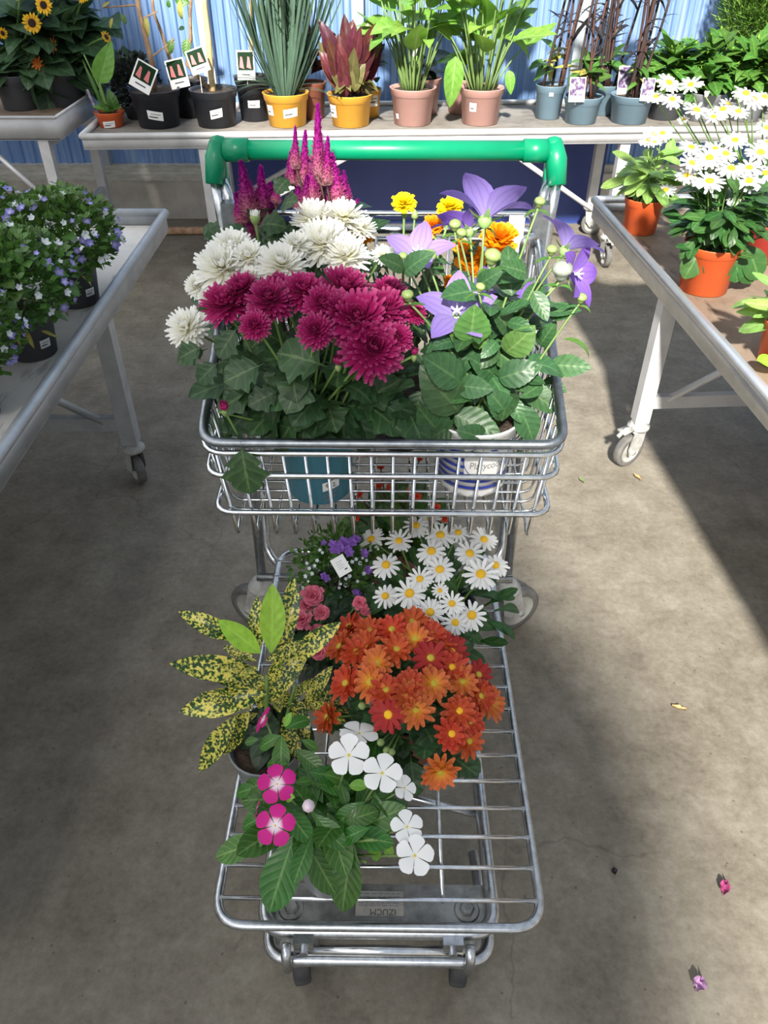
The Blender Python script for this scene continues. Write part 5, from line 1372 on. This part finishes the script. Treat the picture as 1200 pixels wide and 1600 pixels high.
# lemongrass
P = back('blue_grass', 'blue-green ornamental grass in a yellow pot', 447, 201, 72, 52, 'pot_yellow')
P.sticker(-PI / 2 + .28, .07, .045, .08, .008); P.sticker(-PI / 2 - .8, .04, .05, .09)
for k in range(230):
    a = P.r.random() * 6.283; q = P.r.random() ** .6; b0 = P.soil_top + V((.04 * q * math.cos(a), .035 * q * math.sin(a), -.008))
    ln = P.r.uniform(.30, .60); lean = q * .52
    P.leaf('grass', b0, b0 + V((lean * ln * math.cos(a) * 1.3 + .03, lean * ln * math.sin(a) * .6, ln)), 1.0, V((math.cos(a), math.sin(a), .4)), None, 'blade')
for k in range(16):
    s = P.r.choice((-1, -1, 1)); b0 = P.soil_top; P.leaf('grass', b0, b0 + V((s * P.r.uniform(.15, .28), P.r.uniform(-.1, 0), P.r.uniform(.1, .32))), .8, V((0, 0, 1)), 2, 'blade')
P = back('shaded_pot', 'brown pot tucked behind the two yellow pots', 487, 194, 44, 58, 'pot_brown', .08)
P.foliage('cordy', 24, P.soil_top + V((0, 0, .12)), (.07, .05, .11), (.10, .16), .7, -.6, (.3, 1))
# red cordyline
P = back('red_leaf_plant', 'bushy plant with burgundy red leaves in a yellow pot', 547, 201, 72, 50, 'pot_yellow')
P.sticker(-PI / 2 - .95, .05, .04, .09)
for k in range(70):
    a = P.r.random() * 6.283; q = P.r.random() ** .5; z0 = P.r.uniform(0, .13)
    b0 = P.soil_top + V((.07 * q * math.cos(a), .06 * q * math.sin(a), z0)); ln = P.r.uniform(.11, .17)
    P.leaf('cordy' if P.r.random() < .78 else 'cordy_green', b0, b0 + V((.55 * q * ln * math.cos(a), .5 * q * ln * math.sin(a) - .015, ln)), 1.15, V((math.cos(a) * -.3, -1, .3)))
for k in range(9): P.stem(P.soil_top + V((P.r.uniform(-.05, .05), P.r.uniform(-.04, .04), -.01)), P.soil_top + V((P.r.uniform(-.08, .08), P.r.uniform(-.05, .05), .2)), .004, mat='stem_rust')
P.foliage('cordy_green', 12, P.soil_top + V((0, 0, .05)), (.12, .08, .06), (.10, .14), -.1, -.6, (.6, 1))
P = back('shaded_pot', 'yellow pot half hidden behind the burgundy-leaved plant', 574, 196, 44, 45, 'pot_yellow', .14)
P.sticker(-PI / 2 + .5, .05, .05, .10)
P.foliage('dark', 26, P.soil_top + V((0, 0, .12)), (.08, .05, .13), (.08, .13), .4, -.6, (.3, 1))
# callas
def calla(label, cx, by, w, h, dy, n, spread, group=None, hgt=.5, mat='pot_pink'):
    P = back('calla_lily', label, cx, by, w, h, mat, dy)
    for k in range(n):
        a = P.r.random() * 6.283; q = P.r.random() ** .6
        b0 = P.soil_top + V((.05 * q * math.cos(a), .045 * q * math.sin(a), -.01)); ht = P.r.uniform(.16, hgt)
        t0 = b0 + V((spread * q * math.cos(a), spread * .6 * q * math.sin(a), ht))
        P.stem(b0, t0, .0045, V((0, 0, .03)), 'stem_pale')
        ln = P.r.uniform(.12, .20); d = V((math.cos(a) * (.4 + q), math.sin(a) * (.3 + q) - .2, P.r.uniform(.1, 1.1))).normalized()
        P.leaf('calla', t0, t0 + d * ln, 1.0)
    return P
P = calla('bright green calla lily with one white bloom in a pink pot', 645, 199, 72, 58, 0, 40, .13)
p = Py(652, 62, P.c.y - .05); b = MB(); b.lathe([(0, -.07), (.008, -.06), (.014, 0), (.016, .03), (.006, .055), (0, .06)], 10); P.add('bloom', b.mesh('bloom', 'pot_white'), Matrix.Translation(p) @ Matrix.Rotation(.2, 4, 'Y'), None, 'white calla bloom'); P.stem(P.soil_top, p - V((0, 0, .06)), .004)
P.sticker(-PI / 2 - .9, .02, .03, .05)
P = back('shaded_pot', 'pink pot half hidden behind the blooming calla lily', 662, 194, 62, 58, 'pot_pink', .17)
P.foliage('dark', 14, P.soil_top + V((0, 0, .06)), (.12, .04, .08), (.08, .12), .1, -.6, (.3, 1))
P = calla('bright green calla lily with a drooping leaf in the second pink pot', 752, 198, 70, 57, 0, 42, .15)
P.sticker(-PI / 2 - .5, .035, .06, .095)
P.leaf('calla', Py(712, 88, P.c.y - .1), Py(704, 172, P.c.y - .14), .8, V((0, -1, .2)), 1); P.leaf('calla', Py(795, 110, P.c.y - .05), Py(800, 148, P.c.y - .08), .9, V((0, -1, .2)), 1)
P.leaf('calla', Py(790, 60, P.c.y), Py(843, 66, P.c.y - .05), .7, V((0, -.4, 1)), 2)
P = back('shaded_pot', 'pink pot standing behind the second calla lily', 730, 193, 60, 57, 'pot_pink', .17)
P.foliage('calla', 12, P.soil_top + V((0, 0, .10)), (.10, .05, .1), (.10, .15), .4, -.4, (.3, 1))
# dark-stemmed plants
def darkstem(label, cx, by, w, h, dy, n, seed, nl=14, kinds=('thin', 'yellowing', 'hydra'), lab=None):
    P = back('dark_stem_lily', label, cx, by, w, h, 'pot_blue', dy)
    for k in range(n):
        b0 = P.soil_top + V((P.r.uniform(-.05, .05), P.r.uniform(-.05, .05), -.01)); t0 = b0 + V((P.r.uniform(-.06, .09), P.r.uniform(-.03, .03), P.r.uniform(.42, .62)))
        P.stem(b0, t0, .0065, V((P.r.uniform(-.03, .03), 0, 0)), 'stem_dark' if P.r.random() < .65 else 'stem_rust', r1=.005)
        for j in range(4):
            q = b0.lerp(t0, P.r.uniform(.25, .95)); s = P.r.choice((-1, 1)); ln = P.r.uniform(.10, .18)
            P.leaf('black', q, q + V((s * ln * .35, P.r.uniform(-.05, .03), ln * P.r.uniform(.2, .9))), 1.0)
    P.foliage(list(kinds), nl, P.soil_top + V((0, 0, .10)), (.09, .07, .09), (.08, .13), .3, -.6, (.3, 1))
    return P
P = darkstem('dark-stemmed lily with yellowing lower leaves in a slate blue pot beside the calla', 864, 196, 48, 54, .10, 5, 1)
P.sticker(-PI / 2 - .1, .02, .10, .115)
P = darkstem('dark-stemmed lily with green lower leaves in a slate blue pot with a picture card', 911, 196, 60, 42, -.0, 6, 2, 22)
card(P, 902, 140, 25, 34, 0, P.c.y - .085, 1)
P = darkstem('densest dark-stemmed lily in a slate blue pot next to the leafy shrubs', 988, 196, 68, 44, 0, 9, 3, 10)
card(P, 1012, 140, 20, 32, -.05, P.c.y - .095, 1)
P = darkstem('dark-stemmed lily in a slate blue pot set back behind two others', 952, 190, 52, 48, .11, 9, 4, 16)
card(P, 978, 126, 25, 40, 0, P.c.y - .10, 1)
# leafy shrubs
for label, cx, by, dy, mat, ht in (('low leafy shrub in a grey pot right of the dark-stemmed lilies', 1047, 194, .06, 'pot_charcoal', .17), ('spreading leafy shrub in a grey pot in the middle of the leafy trio', 1105, 194, .03, 'pot_grey', .185), ('leafy shrub in a grey pot at the right end of the back bench', 1172, 194, .03, 'pot_grey', .18)):
    P = back('leafy_shrub', label, cx, by, 58, 44, mat, dy)
    c = P.soil_top + V((0, 0, ht * .6)); R = (.14, .10, ht * .75)
    P.foliage(['hydra'], 95, c, R, (.08, .14), .35, -.75, (.45, 1.05))
    P.foliage('thin', 25, c, R, (.10, .16), .6, -.2, (.7, 1.05), wf=1.5)
    P.leaf_mass(160, c, R, (.012, .02), 'lf_lime', .3)
P = back('feathery_bush', 'tall feathery bright green bush in the back right corner', 1196, 186, 70, 50, 'pot_charcoal', .13)
P.leaf_mass(11000, P.soil_top + V((-.01, 0, .36)), (.235, .09, .40), (.03, .06), M('lf_feather', (.11, .24, .035), .6, col2=(.22, .36, .06), nscale=20, transl=.2), .06, (.1, 1), .8)
P.stem(P.soil_top, P.soil_top + V((0, 0, .4)), .01, mat='wood_stem', name='trunk')

# ================================================================== FAR LEFT BENCH: SUNFLOWERS
FZ = FH - .05
def fp(px, py): return Pz(px, py, FZ)
for label, cx, by, w, h, heads, cl, rad in (
    ('sunflower with yellow heads in a charcoal pot at the left end', 20, 178, 66, 56, [(68, 8, 14, (0, -1, .2)), (50, 36, 15, (.2, -1, .15)), (4, 52, 9, (.7, -.5, .2)), (30, -8, 12, (0, -.5, .8))], (38, 70), (.22, .12, .26)),
    ('leafy sunflower with rust-coloured blooms in a charcoal pot beside the orange pot', 94, 172, 66, 52, [(166, 58, 10, (.8, -.3, .4)), (128, -4, 10, (.2, -.6, .7))], (115, 55), (.20, .12, .26))):
    p = fp(cx, by); p.y += .12
    P = Plant('sunflower', label, 'potted plant', p); P.c = p
    rt = msize(w, p) / 2; P.pot(rt, rt * .8, Py(cx, by - h, p.y - .12).z - FZ, 'pot_charcoal', .03)
    c = Py(cl[0], cl[1], p.y)
    P.foliage('sun', 85, c, rad, (.10, .19), .1, -1, (.3, 1))
    P.foliage('sun', 14, P.soil_top + V((0, -.04, .02)), (.14, .08, .06), (.10, .15), -.3, -.6, (.6, 1))
    for px, py, r, n in heads:
        q = Py(px, py, p.y - .13); R = msize(r, q); P.flower('sunflower', q, V(n).normalized(), R, 'sunflower_center'); P.stem(P.soil_top, q - V(n).normalized() * .006, .006, V((0, .05, .05)))
    if cx > 60:
        for px, py, r, n in ((84, 74, 13, (-.5, -.6, .5)), (60, 100, 11, (0, -1, .1))):
            q = Py(px, py, p.y - .14); P.flower('rust', q, V(n).normalized(), msize(r, q)); P.stem(P.soil_top, q, .005, V((0, .03, .05)))

# ================================================================== FLOOR LITTER
def litter(name, label, cat, px, py, L_, W_, mat, rot, curl=.5, seed=1):
    p = Pz(px, py, 0); b = MB(); r = random.Random(seed); rows = []
    for i in range(7):
        t = i / 6; w = W_ * math.sin(PI * (t * .9 + .05))
        rows.append([V((j * w, (t - .5) * L_, .0015 + .004 * curl * (abs(j) * .8 + abs(math.sin(t * 7 + j)))) ) for j in (-1, -.5, 0, .5, 1)])
    b.grid(rows); b.grid([[q - V((0, 0, .0008)) for q in reversed(rw)] for rw in rows])
    o = link(name, b.mesh(name, mat)); o.location = p; o.rotation_euler = (0, 0, rot); return tag(o, label, cat)
M('wilted_pink', (.45, .06, .20), .7, col2=(.10, .015, .05), nscale=110)
M('wilted_violet', (.55, .30, .52), .7, col2=(.12, .05, .16), nscale=110)
M('dry_leaf', (.48, .33, .15), .8, col2=(.36, .22, .09), nscale=60)
litter('fallen_petal', 'crumpled dark pink petal lying on the sunlit floor', 'petal', 1130, 1390, .028, .009, 'wilted_pink', -.4, 2.0)
litter('fallen_flower', 'wilted pale violet flower lying on the floor', 'flower', 1090, 1542, .024, .011, 'wilted_violet', -.6, 2.6, 2)
litter('dry_leaf', 'thin dry tan leaf on the floor by the right bench caster', 'leaf', 995, 748, .03, .006, 'dry_leaf', .5, 1.5)
litter('dry_leaf', 'curled dry tan leaf in the sunlit part of the floor', 'leaf', 1060, 1108, .03, .006, 'dry_leaf', 1.2, 1.0)
litter('fallen_leaf', 'small green leaf on the floor beside the cart basket', 'leaf', 908, 752, .025, .006, M('litter_green', (.13, .19, .07), .6), .4, 1.0)
litter('seed_husk', 'small dark husk on the shaded floor beside the cart', 'debris', 958, 1365, .012, .006, 'rubber_dark', .2, 2.0)
